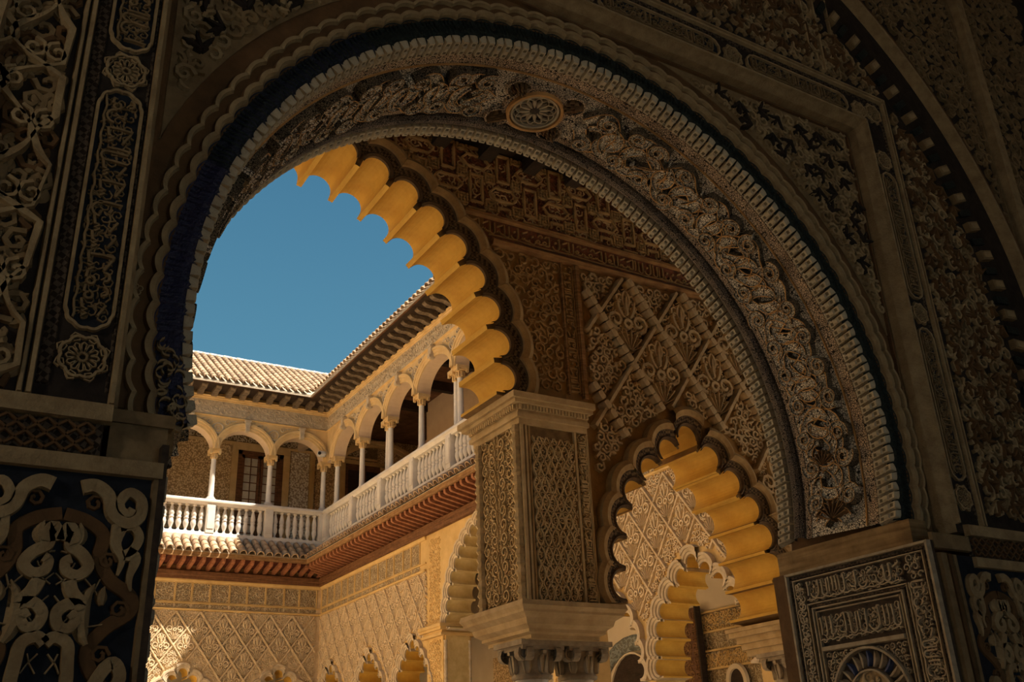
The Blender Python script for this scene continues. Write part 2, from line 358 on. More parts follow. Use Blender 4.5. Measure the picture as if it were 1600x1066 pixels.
def in_poly(P):
    def f(u, v):
        c = False; j = len(P) - 1
        for i in range(len(P)):
            if (P[i][1] > v) != (P[j][1] > v) and u < (P[j][0] - P[i][0]) * (v - P[i][1]) / (P[j][1] - P[i][1]) + P[i][0]: c = not c
            j = i
        return c
    return f
def notch_wall(u0, u1, v0, v1, outs):
    P = [(u0, v0)]
    for o in sorted(outs, key=lambda q: q[-1][0]): P += [(o[-1][0], v0)] + o[::-1] + [(o[0][0], v0)]
    return P + [(u1, v0), (u1, v1), (u0, v1)]
def dedupe(P):
    out = []
    for q in P:
        if not out or abs(q[0] - out[-1][0]) + abs(q[1] - out[-1][1]) > 1e-6: out.append(q)
    return out

def rhombus_panel(p, H, rnd, ok=None, mats=('sebka_pale', 'sebka_hole'), dens=1.0):
    """carved filling of one lattice lozenge: shell below, palmette and curls above; origin at its centre"""
    mb = MB(); k = .5
    base = [(0, -H * .47), (p * .47, 0), (0, H * .47), (-p * .47, 0)]
    if ok is None: mb.add([LOC(u, v, .004) for u, v in base], [(0, 1, 2, 3)], 1)
    dia = lambda u, v: abs(u) / (p * .44) + abs(v) / (H * .44) < 1 and (ok is None or ok(u, v))
    if ok is None or all(ok(*q) for q in ((0, -H * .34), (0, 0), (0, H * .3), (p * .3, 0), (-p * .3, 0))):
        shell(mb, LOC, (0, -H * .36), p * .33, PI / 2, .055, 0, ribs=8, spread=2.1)
        for s in (-1, 1):
            ribbon(mb, LOC, spiral(s * p * .2, -H * .02, p * .15, p * .04, -PI / 2, s * 1.2, 10), p * .05, .05, 0)
            leaf(mb, LOC, (s * p * .05, H * .02), PI / 2 - s * .7, p * .3, p * .1, .05, 0, bend=s * .9)
            leaf(mb, LOC, (s * p * .04, H * .16), PI / 2 - s * .35, p * .26, p * .09, .05, 0, bend=s * 1.2)
            leaf(mb, LOC, (s * p * .14, -H * .12), PI / 2 - s * 1.5, p * .2, p * .08, .045, 0, bend=s * 1.2)
            ribbon(mb, LOC, spiral(s * p * .1, H * .24, p * .08, p * .03, -PI / 2, s * 1.1, 7), p * .04, .045, 0)
        leaf(mb, LOC, (0, H * .05), PI / 2, p * .3, p * .12, .06, 0, bend=0)
        ribbon(mb, LOC, spiral(0, -H * .05, p * .07, p * .05, 0, 1, 8), p * .06, .055, 0)
        scrolls(mb, LOC, (-p * .45, p * .45, -H * .45, H * .45), p * .125, p * .026, .030, dia, rnd.randint(1, 999), n=6)
    else:
        scrolls(mb, LOC, (-p * .45, p * .45, -H * .45, H * .45), p * .16, p * .04, .04, dia, rnd.randint(1, 999), n=7)
    return mb
def sebka(wall, M, bb, p, H, u_pk, v_top, ok, mats, blocks=False, rib_mat='sebka_rib', w=.07, hrib=.06):
    """lattice of crossing ribs with a carved panel in every lozenge; all parts of the wall"""
    rnd = random.Random(7); u0, u1, v0, v1 = bb; shared = {}
    inb = lambda u, v: u0 < u < u1 and v0 < v < v1 and ok(u, v)
    i0 = int((u0 - u_pk) / p) - 8; i1 = int((u1 - u_pk) / p) + 8
    bm = None
    if blocks:
        b = MB(); L = .082; ww = w / 2
        ribbon(b, LOC, [(-L * .5, 0), (-L * .36, 0), (0, 0), (L * .36, 0), (L * .5, 0)], lambda t: w * (1.0 if .1 < t < .9 else .7), hrib, 0, flat=.55)
        bm = b.mesh('rib_block', [rib_mat], False)
    for sgn in (1, -1):
        for i in range(i0, i1):
            run = []; st = .02 if not blocks else .0205
            pu = u_pk + i * p; N = int((v1 - v0 + .3) / (H / 2) * 1.0 / st * (H / 2)) + 1
            for k in range(N + 1):
                v = v_top - k * st; u = pu + sgn * (k * st) * (p / H)
                if inb(u, v): run.append((u, v)); 
                if (not inb(u, v)) or k == N:
                    if len(run) > 6:
                        if blocks and sgn == 1:
                            ang = math.degrees(math.atan2(run[-1][1] - run[0][1], run[-1][0] - run[0][0])); tot = math.hypot(run[-1][0] - run[0][0], run[-1][1] - run[0][1]); nb = max(1, int(tot / .088))
                            for q in range(nb):
                                t = (q + .5) / nb; uu = run[0][0] + (run[-1][0] - run[0][0]) * t; vv = run[0][1] + (run[-1][1] - run[0][1]) * t
                                part('rib_block', bm, None, wall, M @ T((uu, 0, vv)) @ RY(-ang))
                        else:
                            mb = MB(); ribbon(mb, LOC, run, lambda t, n_=len(run): w * (.62 if blocks else 1) * (.80 + .2 * abs(sin(t * n_ * st * 30))), hrib * (1 if sgn == 1 else .8), 0, flat=.5)
                            part('lattice_rib', mb, rib_mat, wall, M)
                    run = []
    me = rhombus_panel(p, H, rnd).mesh('carved_panel', list(mats)); shared_me = me
    for j in range(0, int((v_top - v0) / (H / 2)) + 2):
        v = v_top - H / 2 * j
        for i in range(i0, i1):
            u = u_pk + p * i + (p / 2 if j % 2 == 0 else 0)      # lozenge centres
            if j == 0: pass
            c = [(u, v), (u + p * .46, v), (u - p * .46, v), (u, v + H * .46), (u, v - H * .46), (u + p * .22, v + H * .22), (u - p * .22, v + H * .22), (u + p * .22, v - H * .22), (u - p * .22, v - H * .22)]
            k = sum(inb(*q) for q in c)
            if k == 9: part('carved_panel', shared_me, None, wall, M @ T((u, 0, v)))
            elif k >= 2:
                mb = rhombus_panel(p, H, rnd, lambda a, b: inb(a + u, b + v))
                if mb.f: part('carved_panel', mb, list(mats), wall, M @ T((u, 0, v)))

# marble column, baluster, tile: one of each, copied afterwards
def cap_mesh(r, h, w, mats=('upper_stone',)):
    mb = MB(); lathe(mb, [(r * 1.0, 0), (r * 1.15, .02), (r * 1.0, .05), (r * 1.15, h * .45), (r * 1.6, h * .72)], 12)
    box(mb, -w, w, -w, w, h * .72, h); box(mb, -w * .86, w * .86, -w * .86, w * .86, h * .62, h * .74)
    for a in range(4):
        c = (w * .8 * (1 if a in (0, 3) else -1), w * .8 * (1 if a < 2 else -1)); box(mb, c[0] - .03, c[0] + .03, c[1] - .03, c[1] + .03, h * .45, h * .72)
    for a in range(8):
        an = a * PI / 4; x, y = r * 1.25 * cos(an), r * 1.25 * sin(an); box(mb, x - .018, x + .018, y - .018, y + .018, h * .1, h * .5)
    return mb.mesh('capital', list(mats))
def column_meshes():
    s = MB(); lathe(s, [(.098, 0), (.098, .03), (.082, .06), (.080, .5), (.070, 1.20), (.082, 1.235)], 14)
    b = MB(); box(b, -.13, .13, -.13, .13, 0, .05); lathe(b, [(.125, .05), (.135, .075), (.12, .10), (.10, .12)], 14)
    return s.mesh('shaft', ['marble'], True), cap_mesh(.072, .30, .165), b.mesh('base', ['marble'])
COLM = column_meshes()
def marble_column(M, label, group):
    th = thing('marble_column', label, 'column', M, group)
    part('base', COLM[2], None, th, M); part('shaft', COLM[0], None, th, M @ T((0, 0, .1))); part('capital', COLM[1], None, th, M @ T((0, 0, 1.27)))
def baluster_mesh():
    mb = MB(); lathe(mb, [(.052, 0), (.052, .035), (.030, .05), (.028, .09), (.060, .20), (.066, .26), (.048, .35), (.046, .36), (.058, .375), (.058, .41), (.044, .425), (.060, .47), (.064, .51), (.046, .63), (.028, .72), (.026, .735), (.050, .75), (.050, .79)], 10)
    return mb.mesh('baluster', ['marble'], True)
BAL = baluster_mesh(); BAL.transform(Matrix.Diagonal((1.22, 1.22, 1, 1)))
def tile_mesh(r0=.088, r1=.074, L=.36):
    mb = MB(); n = 7; vs = []
    for y, r in ((0, r0), (L, r1)):
        for k in range(n + 1): a = PI * k / n; vs.append((r * cos(a), y, r * sin(a)))
        for k in range(n + 1): a = PI * k / n; vs.append(((r - .016) * cos(a), y, (r - .016) * sin(a)))
    m = n + 1; fs = []
    for k in range(n): fs += [(k, k + 1, 2 * m + k + 1, 2 * m + k), (m + k, 3 * m + k, 3 * m + k + 1, m + k + 1), (k, m + k, m + k + 1, k + 1)]
    mb.add(vs, fs); return mb.mesh('tile', ['terracotta'], False)
TILE = tile_mesh(); RT = random.Random(12)
def corbel_mesh():
    mb = MB(); P = [(0, 0), (.06, .0), (.13, .03), (.2, .1), (.30, .11), (.42, .09), (.5, .13), (.56, .21), (.56, .26), (0, .26)]
    slab(mb, [P], -.055, .055, mp=lambda u, v, y: (y, -u, v)); box(mb, -.075, .075, -.6, 0, .26, .30)
    return mb.mesh('corbel', ['corbel'])
CORB = corbel_mesh()
def rafter_mesh(L, a, b):
    mb = MB(); P = [(0, 0), (L * .9, b * .78), (L * .97, b * .95), (L, b + .10), (0, .13)]
    slab(mb, [P], -.045, .045, mp=lambda u, v, y: (y, -u, v)); return mb.mesh('rafter', ['wood_red'])

# ------------------------------------------------------------------ the court's ground and the far setting
g = MB(); box(g, -16, 20, -8, 40, -.3, 0); struct('floor', g, 'paving', label='pale stone floor of the courtyard and galleries')

def upper_gallery(M, tag, u0, u1, cols, pairs, depth, open_from):
    """loggia above the arcade: balustrade, columns, round arches, frieze, eaves"""
    W = MB()
    wpoly = [(u0, 12.66), (u0, 10.87)]
    bays = [(cols[i], cols[i + 1]) for i in range(len(cols) - 1)]
    for a, b in bays:
        c = (a + b) / 2; hw = (b - a) / 2 - .10
        wpoly += [(c + hw * cos(PI - PI * i / 20), 10.87 + .67 * sin(PI * i / 20)) for i in range(21)]
    wpoly += [(u1, 10.87), (u1, 12.66)]
    slab(W, [dedupe(wpoly)], 0, .38, 0, 1)
    up = struct('wall_%s_loggia' % tag, W, ['upper_stone', 'peach_plaster'], M)
    for k, (a, b) in enumerate(bays):
        c = (a + b) / 2; hw = (b - a) / 2 - .10
        th = thing('round_arch', {'far': ['leftmost visible round stone arch of the far upper loggia', 'round stone arch in front of the french window', 'round stone arch of the far loggia beside the corner'],
                                  'right': ['round arch of the right loggia nearest the corner', 'second round arch of the right loggia from the corner', 'third round arch of the right loggia from the corner', 'fourth and nearest visible round arch of the right loggia', 'round arch of the right loggia hidden behind scalloped arch']}[tag][min(k - (1 if tag == 'far' and len(bays) > 3 else 0), 4 if tag == 'right' else 2) if k - (1 if tag == 'far' and len(bays) > 3 else 0) >= 0 else 0] if not (tag == 'far' and len(bays) > 3 and k == 0) else 'round stone arch of the far loggia behind the dark wall edge', 'arch', M @ T((c, 0, 10.87)), tag + ' loggia arches')
        R = MB(); prof = [(0, 0), (0, .03), (.07, .035), (.075, .055), (.15, .06), (.155, .085), (.22, .09), (.24, .05), (.25, 0)]; n = 22; kk = len(prof); vs = []
        for i in range(n + 1):
            t = PI - PI * i / n
            for dn, h in prof: vs.append(((hw + dn * .8) * cos(t), -h, (.67 + dn) * sin(t)))
        R.add(vs, [(i * kk + q, i * kk + q + 1, (i + 1) * kk + q + 1, (i + 1) * kk + q) for i in range(n) for q in range(kk - 1)])
        part('archivolt', R, 'upper_stone', th, M @ T((c, 0, 10.87)))
        K = MB(); slab(K, [[(-.05, .62), (.05, .62), (.085, .96), (-.085, .96)]], -.13, 0); box(K, -.1, .1, -.15, 0, .93, .98); box(K, -.06, .06, -.16, -.1, .64, .72)
        part('keystone', K, 'upper_relief', th, M @ T((c, 0, 10.87)))
    # spandrel and frieze relief
    for k, cu in enumerate(cols[1:-1]):
        S = MB(); ribbon(S, LOC, arc(cu, 11.52, .155, 0, 2 * PI, 18)[:-1], .045, .035, closed=True); ribbon(S, LOC, spiral(cu, 11.52, .09, .02, 1, 1.3, 10), .03, .03)
        for s in (-1, 1):
            ribbon(S, LOC, spiral(cu + s * .27, 11.72, .09, .02, 0, s * 1.2, 9), .025, .03); leaf(S, LOC, (cu + s * .06, 11.30), -PI / 2 - s * .3, .22, .06, .03); leaf(S, LOC, (cu + s * .36, 11.78), 0 if s > 0 else PI, .2, .05, .03)
        leaf(S, LOC, (cu, 11.32), -PI / 2, .3, .08, .035, bend=0)
        part('spandrel_relief', S, 'upper_relief', up, stuff=True)
    F = MB(); rect(F, LOC, u0, u1, 11.93, 12.37, .012, 0); scrolls(F, LOC, (u0, u1, 11.95, 12.36), .20, .030, .035, None, 11, mi=0, n=9)
    part('frieze_relief', F, ['upper_relief'], up, stuff=True)
    for nm, pf in (('string_course', [(0, 11.87), (.05, 11.885), (.05, 11.905), (0, 11.93)]), ('cornice', [(0, 12.37), (.04, 12.39), (.04, 12.42), (.07, 12.44), (.07, 12.47), (.10, 12.49), (.10, 12.51), (0, 12.51)])):
        C = MB(); mould(C, pf, u0, u1); part(nm, C, 'upper_stone', up)
    # columns
    return up
def balustrade(M, tag, peds, label, skip=None):
    th = thing('balustrade', label, 'balustrade', M @ T((peds[0], 0, 8.2)))
    R = MB(); mould(R, [(-.30, 9.17), (.02, 9.17), (.04, 9.20), (.06, 9.23), (.09, 9.25), (.09, 9.30), (.07, 9.33), (-.30, 9.33)], peds[0] - .12, peds[-1] + .12); part('rail', R, 'marble', th, M)
    P = MB(); mould(P, [(-.30, 8.15), (.05, 8.15), (.06, 8.28), (.05, 8.32), (.04, 8.38), (-.30, 8.38)], peds[0] - .12, peds[-1] + .12); part('plinth', P, 'marble', th, M)
    pm = MB(); box(pm, -.12, .12, -.06, .26, 8.36, 9.20); box(pm, -.095, .095, -.075, 0, 8.48, 9.10); pm = pm.mesh('pedestal', ['marble'])
    for q in peds: part('pedestal', pm, None, th, M @ T((q, 0, 0)))
    for a, b in zip(peds[:-1], peds[1:]):
        n = max(1, int(round((b - a - .26) / .205)))
        for i in range(n): part('baluster', BAL, None, th, M @ T((a + .13 + (b - a - .26) * (i + .5) / n, .10, 8.38)))
    return th
def pent_roof(M, tag, u0, u1, label, end_mitre=True):
    """tiled pent roof under the loggia with its exposed rafters and timber beam"""
    th = thing('pent_roof', label, 'roof', M @ T((u1 if tag == 'far' else u0, 0, 7.1)))
    sl = math.atan2(.53, .75); n = int(round((u1 - u0) / .25)); lim = (lambda u, h: u < 10.4 - h + .05) if tag == 'far' else (lambda u, h: u > h - .05)
    B = MB()
    if tag == 'far': Q = [(u0, -.75, 7.67), (u1 - .75, -.75, 7.67), (u1, 0, 8.20), (u0, 0, 8.20)]
    else: Q = [(u0 + .75, -.75, 7.67), (u1, -.75, 7.67), (u1, 0, 8.20), (u0, 0, 8.20)]
    B.add(Q + [(x, y, z - .05) for x, y, z in Q], [(0, 1, 2, 3), (7, 6, 5, 4), (0, 4, 5, 1), (1, 5, 6, 2), (2, 6, 7, 3), (3, 7, 4, 0)]); part('tile_bed', B, 'mortar', th, M)
    for i in range(n):
        u = u0 + (i + .5) * (u1 - u0) / n
        for j in range(3):
            h = .80 - j * .23
            if lim(u, h - .1): part('tile', TILE, None, th, M @ T((u, -h, 7.665 + j * .1625)) @ Matrix.Rotation(sl, 4, 'X') @ RZ(RT.uniform(-1.5, 1.5)) @ Matrix.Diagonal((1.22, 1, 1.35, 1)))
    S = MB(); q0, q1 = (u0, u1 - .72) if tag == 'far' else (u0 + .72, u1)
    e0, e1 = (u0, u1) if tag == 'far' else (u0, u1)
    S.add([(q0, -.72, 7.56), (q1, -.72, 7.56), (e1, 0, 7.42), (e0, 0, 7.42)], [(0, 1, 2, 3)]); part('soffit_board', S, 'wood_maroon', th, M)
    Fm = MB(); box(Fm, q0, q1, -.76, -.70, 7.52, 7.645); part('fascia', Fm, 'inner_wood', th, M)
    rm = rafter_mesh(.70, 0, .17); k = int((u1 - u0) / (.27 if tag == 'far' else .255))
    for i in range(k):
        u = (u1 - .15 - i * .27) if tag == 'far' else (u0 + .15 + i * .255)
        d_ = (u1 - u) if tag == 'far' else (u - u0); f = min(1.0, max(.12, d_ / .74))
        part('rafter', rm, None, th, M @ T((u, -.02, 7.27)) @ Matrix.Diagonal((1, f, f * .8 + .2, 1)))
    Bm = MB(); mould(Bm, [(0, 7.03), (.10, 7.03), (.10, 7.12), (.13, 7.14), (.13, 7.24), (.10, 7.27), (0, 7.27)], u0, u1); part('timber_beam', Bm, 'wood_brown', th, M)
    return th
def main_roof(M, tag, u0, u1, label, courses):
    th = thing('tiled_roof', label, 'roof', M @ T(((u1 if tag == 'far' else u0), 0, 12.6)))
    v0, v1, h0, h1 = 12.68, 14.62, .90, -2.0; sl = math.atan2(v1 - v0, h0 - h1); Ls = math.hypot(v1 - v0, h0 - h1); step = .29
    B = MB()
    if tag == 'far': Q = [(u0, -h0, v0), (u1 - h0, -h0, v0), (u1 - h1, -h1, v1), (u0, -h1, v1)]
    else: Q = [(u0 + h0, -h0, v0), (u1, -h0, v0), (u1, -h1, v1), (u0 + h1, -h1, v1)]
    B.add(Q + [(x, y, z - .08) for x, y, z in Q], [(0, 1, 2, 3), (7, 6, 5, 4), (0, 4, 5, 1), (1, 5, 6, 2), (2, 6, 7, 3), (3, 7, 4, 0)]); part('tile_bed', B, 'mortar', th, M)
    n = int((u1 + 2.4 - u0) / .23); rest = MB(); tv = [v.co.copy() for v in TILE.vertices]; tf = [tuple(p.vertices) for p in TILE.polygons]
    rnd = random.Random(5); singles = 0
    for j in range(int(Ls / step)):
        for i in range(n):
            u = (u1 + 2.0 - (i + .5) * .23) if tag == 'far' else (u0 - 2.0 + (i + .5) * .23); f = (j + .2) * step / Ls; h = h0 + .06 - (h0 - h1) * f
            if (tag == 'far' and (u > u1 - h or u < u0)) or (tag != 'far' and (u < u0 + h or u > u1)): continue
            X = T((u, -h, v0 + (v1 - v0) * f + .01)) @ Matrix.Rotation(sl, 4, 'X') @ RZ(rnd.uniform(-1.5, 1.5))
            vis = u > 4.9 if tag == 'far' else (u < 9.5)
            if j < courses and vis and singles < 300: part('tile', TILE, None, th, M @ X); singles += 1
            elif vis or j == 0: rest.add([X @ q for q in tv], tf)
    if rest.f: part('tile_field', rest, 'terracotta', th, M, stuff=True)
    if tag == 'far':
        rt = MB(); lathe(rt, [(.10, 0), (.085, .44)], 8); rt = rt.mesh('ridge_tile', ['ridge_white'])
        for i in range(int((u1 + 2 - u0) / .44)): part('ridge_tile', rt, None, th, M @ T((u0 + .44 * i, -h1, v1 + .05)) @ RY(90))
    # eaves: soffit, corbels
    S = MB(); a, b = (u0, u1 - .84) if tag == 'far' else (u0 + .84, u1)
    S.add([(a, -.84, 12.70), (b, -.84, 12.70), (u1, 0, 12.70), (u0, 0, 12.70), (a, -.84, 12.62), (b, -.84, 12.62), (u1, 0, 12.62), (u0, 0, 12.62)], [(0, 1, 2, 3), (7, 6, 5, 4), (0, 4, 5, 1)]); part('eaves_board', S, 'wood_dark', th, M)
    Fm = MB(); box(Fm, a, b, -.87, -.83, 12.61, 12.69); part('fascia', Fm, 'wood_brown', th, M)
    for i in range(int((u1 - u0) / .42)):
        u = (u1 - .30 - i * .42) if tag == 'far' else (u0 + .30 + i * .42)
        d_ = (u1 - u) if tag == 'far' else (u - u0); f = min(1, max(.35, d_ / .9))
        part('corbel', CORB, None, th, M @ T((u, -.10, 12.465)) @ Matrix.Diagonal((1.5, f * 1.05, .60, 1)))
    return th

MF = T((0, 28, 0)); MR = T((10.4, 28, 0)) @ RZ(-90); MN = T((0, 6.8, 0))
RING_W = [('lobe_moulding', [(.125, 0), (.125, .035), (.165, .04), (.17, .06), (.215, .065), (.22, .085), (.265, .09), (.275, 0)], ['lobe_stone'], None)]

# ---- far wing, ground floor
FA = [3.97, 6.60, 9.23]; fl = [small_lobes(c, 1.06) for c in FA]; fo = [outline(l, .145, 2.7) for l in fl]
w = MB(); slab(w, [dedupe(notch_wall(-6, 10.4, 0, 7.15, [[(p[0], p[1]) for p in o] for o in fo]))], 0, .6, 0, 1)
wall_far = struct('wall_far', w, ['sebka_rib', 'ochre_pale'], MF, 'carved lattice facade of the far courtyard wing')
for k, l in enumerate(fl):
    lobed_arch('multifoil_arch', ['small scalloped arch of far facade behind the dark wall edge', 'small scalloped arch of far facade in the patch of sunlight', 'small scalloped arch of far facade nearest the corner'][k], MF, l, .31, .125, .05, .05, .6, ['lobe_stone', 'ochre'], RING_W)
def wing_frieze(wall, M, u0, u1, gaps):
    z = MB(); mould(z, [(0, 6.94), (.03, 6.95), (.05, 7.0), (.05, 7.10), (0, 7.12)], u0, u1); part('frieze_moulding', z, 'gold', wall, M)
    z = MB(); mould(z, [(0, 6.37), (.03, 6.375), (.03, 6.405), (0, 6.41)], u0, u1); part('frieze_moulding', z, 'gold', wall, M)
    z = MB(); mould(z, [(0, 6.18), (.05, 6.20), (.06, 6.23), (0, 6.25)], u0, u1); part('frieze_moulding', z, 'gold', wall, M)
    rnd = random.Random(3); u = u0 + .05
    while u < u1 - .25:
        wd = rnd.choice([.46, .50, .54]); 
        if u + wd > u1: break
        P = MB(); rect(P, LOC, u + .03, u + wd - .02, 6.43, 6.93, .004, 0); ribbon(P, LOC, [(u + .02, 6.425), (u + wd - .01, 6.425), (u + wd - .01, 6.935), (u + .02, 6.935)], .03, .028, 1, closed=True)
        part('frieze_panel', P, ['frieze_panel', 'gold'], wall, M)
        S = MB(); rect(S, LOC, u + .03, u + wd - .02, 6.265, 6.365, .010, 0); part('small_frieze_panel', S, 'frieze_panel', wall, M)
        u += wd
wing_frieze(wall_far, MF, 4.6, 10.36, None)
fin = [in_poly(outline(l, .33, 2.0)) for l in fl]
sebka(wall_far, MF, (4.6, 10.28, 2.9, 6.19), .655, .89, 6.28, 6.16, lambda u, v: not any(f(u, v) for f in fin), ('sebka_pale', 'sebka_hole'))

# ---- right wing, ground floor  (u = 28 - y)
RA = [1.03, 3.70, 6.27, 13.80, 16.35, 18.90]; rl_ = [small_lobes(c, 1.10 if c > 10 else 1.06, .04) for c in RA]
big_r = big_lobes(10.13, 4.80, 2.02)
ro = [outline(l, .145, 2.7) for l in rl_] + [outline(big_r, .148, 4.7)]
w = MB(); slab(w, [dedupe(notch_wall(0, 20.6, 0, 7.15, ro))], 0, .6, 0, 1)
wall_right = struct('wall_right', w, ['gold', 'ochre_pale'], MR, 'golden carved facade of the right courtyard wing')
RL = ['small scalloped arch of right facade nearest the far corner', 'small scalloped arch of right facade, second from corner', 'small scalloped arch beside the tall pillar of the right facade',
      'pale scalloped arch edge seen just right of the twin capitals', 'pale scalloped arch standing inside the nearest small arch', 'scalloped arch of right facade close to the near arcade']
for k, l in enumerate(rl_): lobed_arch('multifoil_arch', RL[k], MR, l, .32 if k > 2 else .31, .130 if k > 2 else .125, .05, .05, .6, ['lobe_stone', 'ochre'], RING_W)
lobed_arch('multifoil_arch', 'tall scalloped arch of right facade seen behind the carved pier', MR, big_r, .322, .130, .065, .05, .62, ['lobe_stone', 'ochre_pale'], RING_W)
wing_frieze(wall_right, MR, .05, 7.0, None)
wing_frieze(wall_right, MR, 13.0, 20.5, None)
rin = [in_poly(outline(l, .33, 2.0)) for l in rl_]
sebka(wall_right, MR, (.08, 7.05, 2.9, 6.19), .662, .89, 1.35, 6.16, lambda u, v: not any(f(u, v) for f in rin), ('sebka_pale', 'sebka_hole'))
sebka(wall_right, MR, (12.95, 20.5, 2.7, 6.19), .662, .89, 1.35, 6.16, lambda u, v: not any(f(u, v) for f in rin), ('sebka_pale', 'sebka_hole'))
for u0, lab in ((7.12, 'golden carved pillar under the tall arch of right facade'), (12.30, 'golden carved pillar of right facade hidden behind the near pier')):
    th = thing('arch_pillar', lab, 'pillar', MR @ T((u0 + .4, 0, 0)))
    b = MB(); box(b, u0, u0 + .80, -.05, .66, 0, 4.60); part('pillar_body', b, 'gold', th, MR)
    c = MB(); 
    for a, (h, z0, z1) in enumerate(((.10, 4.60, 4.66), (.06, 4.66, 4.72), (.13, 4.72, 4.78), (.16, 4.78, 4.85))): box(c, u0 - h, u0 + .80 + h, -.05 - h, .66 + h, z0, z1)
    part('pillar_cornice', c, 'gold', th, MR)
    s = MB(); f = lambda u, v, h: (u0 + .80 + h if u0 < 10 else u0 - h, u, v); rect(s, f, .06, .56, 2.6, 4.55, .004, 1); scrolls(s, f, (.06, .56, 2.6, 4.52), .15, .03, .03, None, 4, n=8)
    part('carved_panel', s, ['lobe_stone', 'pier_dark'], th, MR, stuff=True)
    s = MB(); scrolls(s, LOC, (u0 + .08, u0 + .72, 2.6, 4.55), .16, .03, .02, None, 5, n=8); s2 = part('carved_panel', s, 'gold', th, MR @ T((0, -.05, 0)), stuff=True)
    cm = MB(); lathe(cm, [(.035 + .012 * (i % 2), 2.4 + i * .06) for i in range(36)], 8); cm = cm.mesh('colonnette', ['lobe_stone'])
    for y in (.0, .6): part('colonnette', cm, None, th, MR @ T((u0 + (.82 if u0 < 10 else -.02), y, 0)))
# plain band next to the tall arch
s = MB(); scrolls(s, LOC, (7.15, 7.75, 4.95, 6.9), .14, .022, .018, in_poly([(7.15, 4.9), (7.8, 4.9), (7.8, 5.9), (7.9, 6.9), (7.15, 6.9)]), 8, n=7); part('carved_field', s, 'gold', wall_right, MR, stuff=True)

# ---- upper floors
fcols = [3.55, 5.26, 6.97, 8.68, 10.39]
upper_gallery(MF, 'far', 3.4, 10.4, fcols, (), 3, 0)
rcols = [.55, 2.50, 4.48, 6.41, 8.55, 10.5]
upper_gallery(MR, 'right', 0, 11, rcols, (2, 4), 3, 0)
CL = {'far': ['column of far loggia out of sight left', 'slim marble column of far loggia behind the dark wall edge', 'sunlit white marble column left of the french window', 'marble column standing in front of the french window', 'marble column of the far loggia at the corner'],
      'right': ['marble column of the right loggia right beside the corner', 'single marble column of right loggia before the wooden door', 'front column of the farther column pair in right loggia', 'single marble column between the two column pairs', 'front column of the nearer column pair in right loggia', 'last column of right loggia behind the scalloped arch']}
for k, u in enumerate(fcols): marble_column(MF @ T((u, .17, 9.33)), CL['far'][k], 'loggia columns')
for k, u in enumerate(rcols): marble_column(MR @ T((u, .17, 9.33)), CL['right'][k], 'loggia columns')
for u, l in ((4.22, 'rear column of the farther column pair in right loggia'), (8.27, 'rear column of the nearer column pair in right loggia')): marble_column(MR @ T((u, .22, 9.33)), l, 'loggia columns')
balustrade(MF, 'far', fcols[:-1] + [10.36], 'white marble balustrade of the far loggia, partly sunlit')
balustrade(MR, 'right', [.18, 2.25, 4.25, 6.25, 8.28, 10.3], 'marble balustrade of the right loggia running towards the pier')
pent_roof(MF, 'far', 3.4, 10.4, 'barrel tile pent roof with red rafters below the far loggia')
pent_roof(MR, 'right', 0, 11, 'barrel tile pent roof with red rafters below the right loggia')
main_roof(MF, 'far', 2.6, 10.4, 'sunlit barrel tile roof over the far wing', 9)
main_roof(MR, 'right', 0, 11, 'barrel tile roof edge above the right loggia', 2)

# ------------------------------------------------------------------ rooms behind the arcades
def wallbox(name, M, u0, u1, y0, y1, z0, z1, m, label=None):
    b = MB(); box(b, u0, u1, y0, y1, z0, z1); return struct(name, b, m, M, label)
wallbox('wall_far_gallery', MF, -6, 14.2, 3.5, 3.8, 0, 7.1, 'cream_plaster')
wr_back = wallbox('wall_right_gallery', MR, -3.8, 20.6, 3.4, 3.7, 0, 7.1, 'cream_plaster', 'plain cream wall inside the right arcade')
wl_back = wallbox('wall_far_loggia_back', MF, -6, 15.2, 3.0, 3.3, 8.2, 13.1, 'sgraffito', 'sgraffito wall behind the far loggia')
wallbox('wall_right_loggia_back', MR, -3.3, 20.6, 4.6, 4.9, 8.2, 13.1, 'peach_plaster')
b = MB(); box(b, -6, 15.2, 28.02, 31.4, 7.3, 8.21); box(b, 10.42, 15.2, 7.4, 28.02, 7.3, 8.21); struct('floor_loggia', b, 'inner_wood')
b = MB(); box(b, -6, 15.2, 28.3, 31.4, 12.95, 13.1); box(b, 10.7, 15.2, 7.4, 28.3, 12.95, 13.1); lo = struct('ceiling_loggia', b, 'wood_brown')
wallbox('wall_right_loggia_inner', MR, 1.0, 20.6, 3.0, 4.58, 8.21, 12.95, 'peach_plaster')
bm = MB(); box(bm, 0, 2.65, -.10, .10, 12.66, 12.95); bm = bm.mesh('ceiling_beam', ['wood_dark'])
for y in (27.0, 25.1, 23.2, 21.2, 19.3): part('ceiling_beam', bm, None, lo, T((10.75, y, 0)))
w = MB(); box(w, 0, 2.6, 0, .2, 8.2, 12.95); struct('wall_loggia_partition', w, 'peach_plaster', T((10.8, 18.2, 0)))
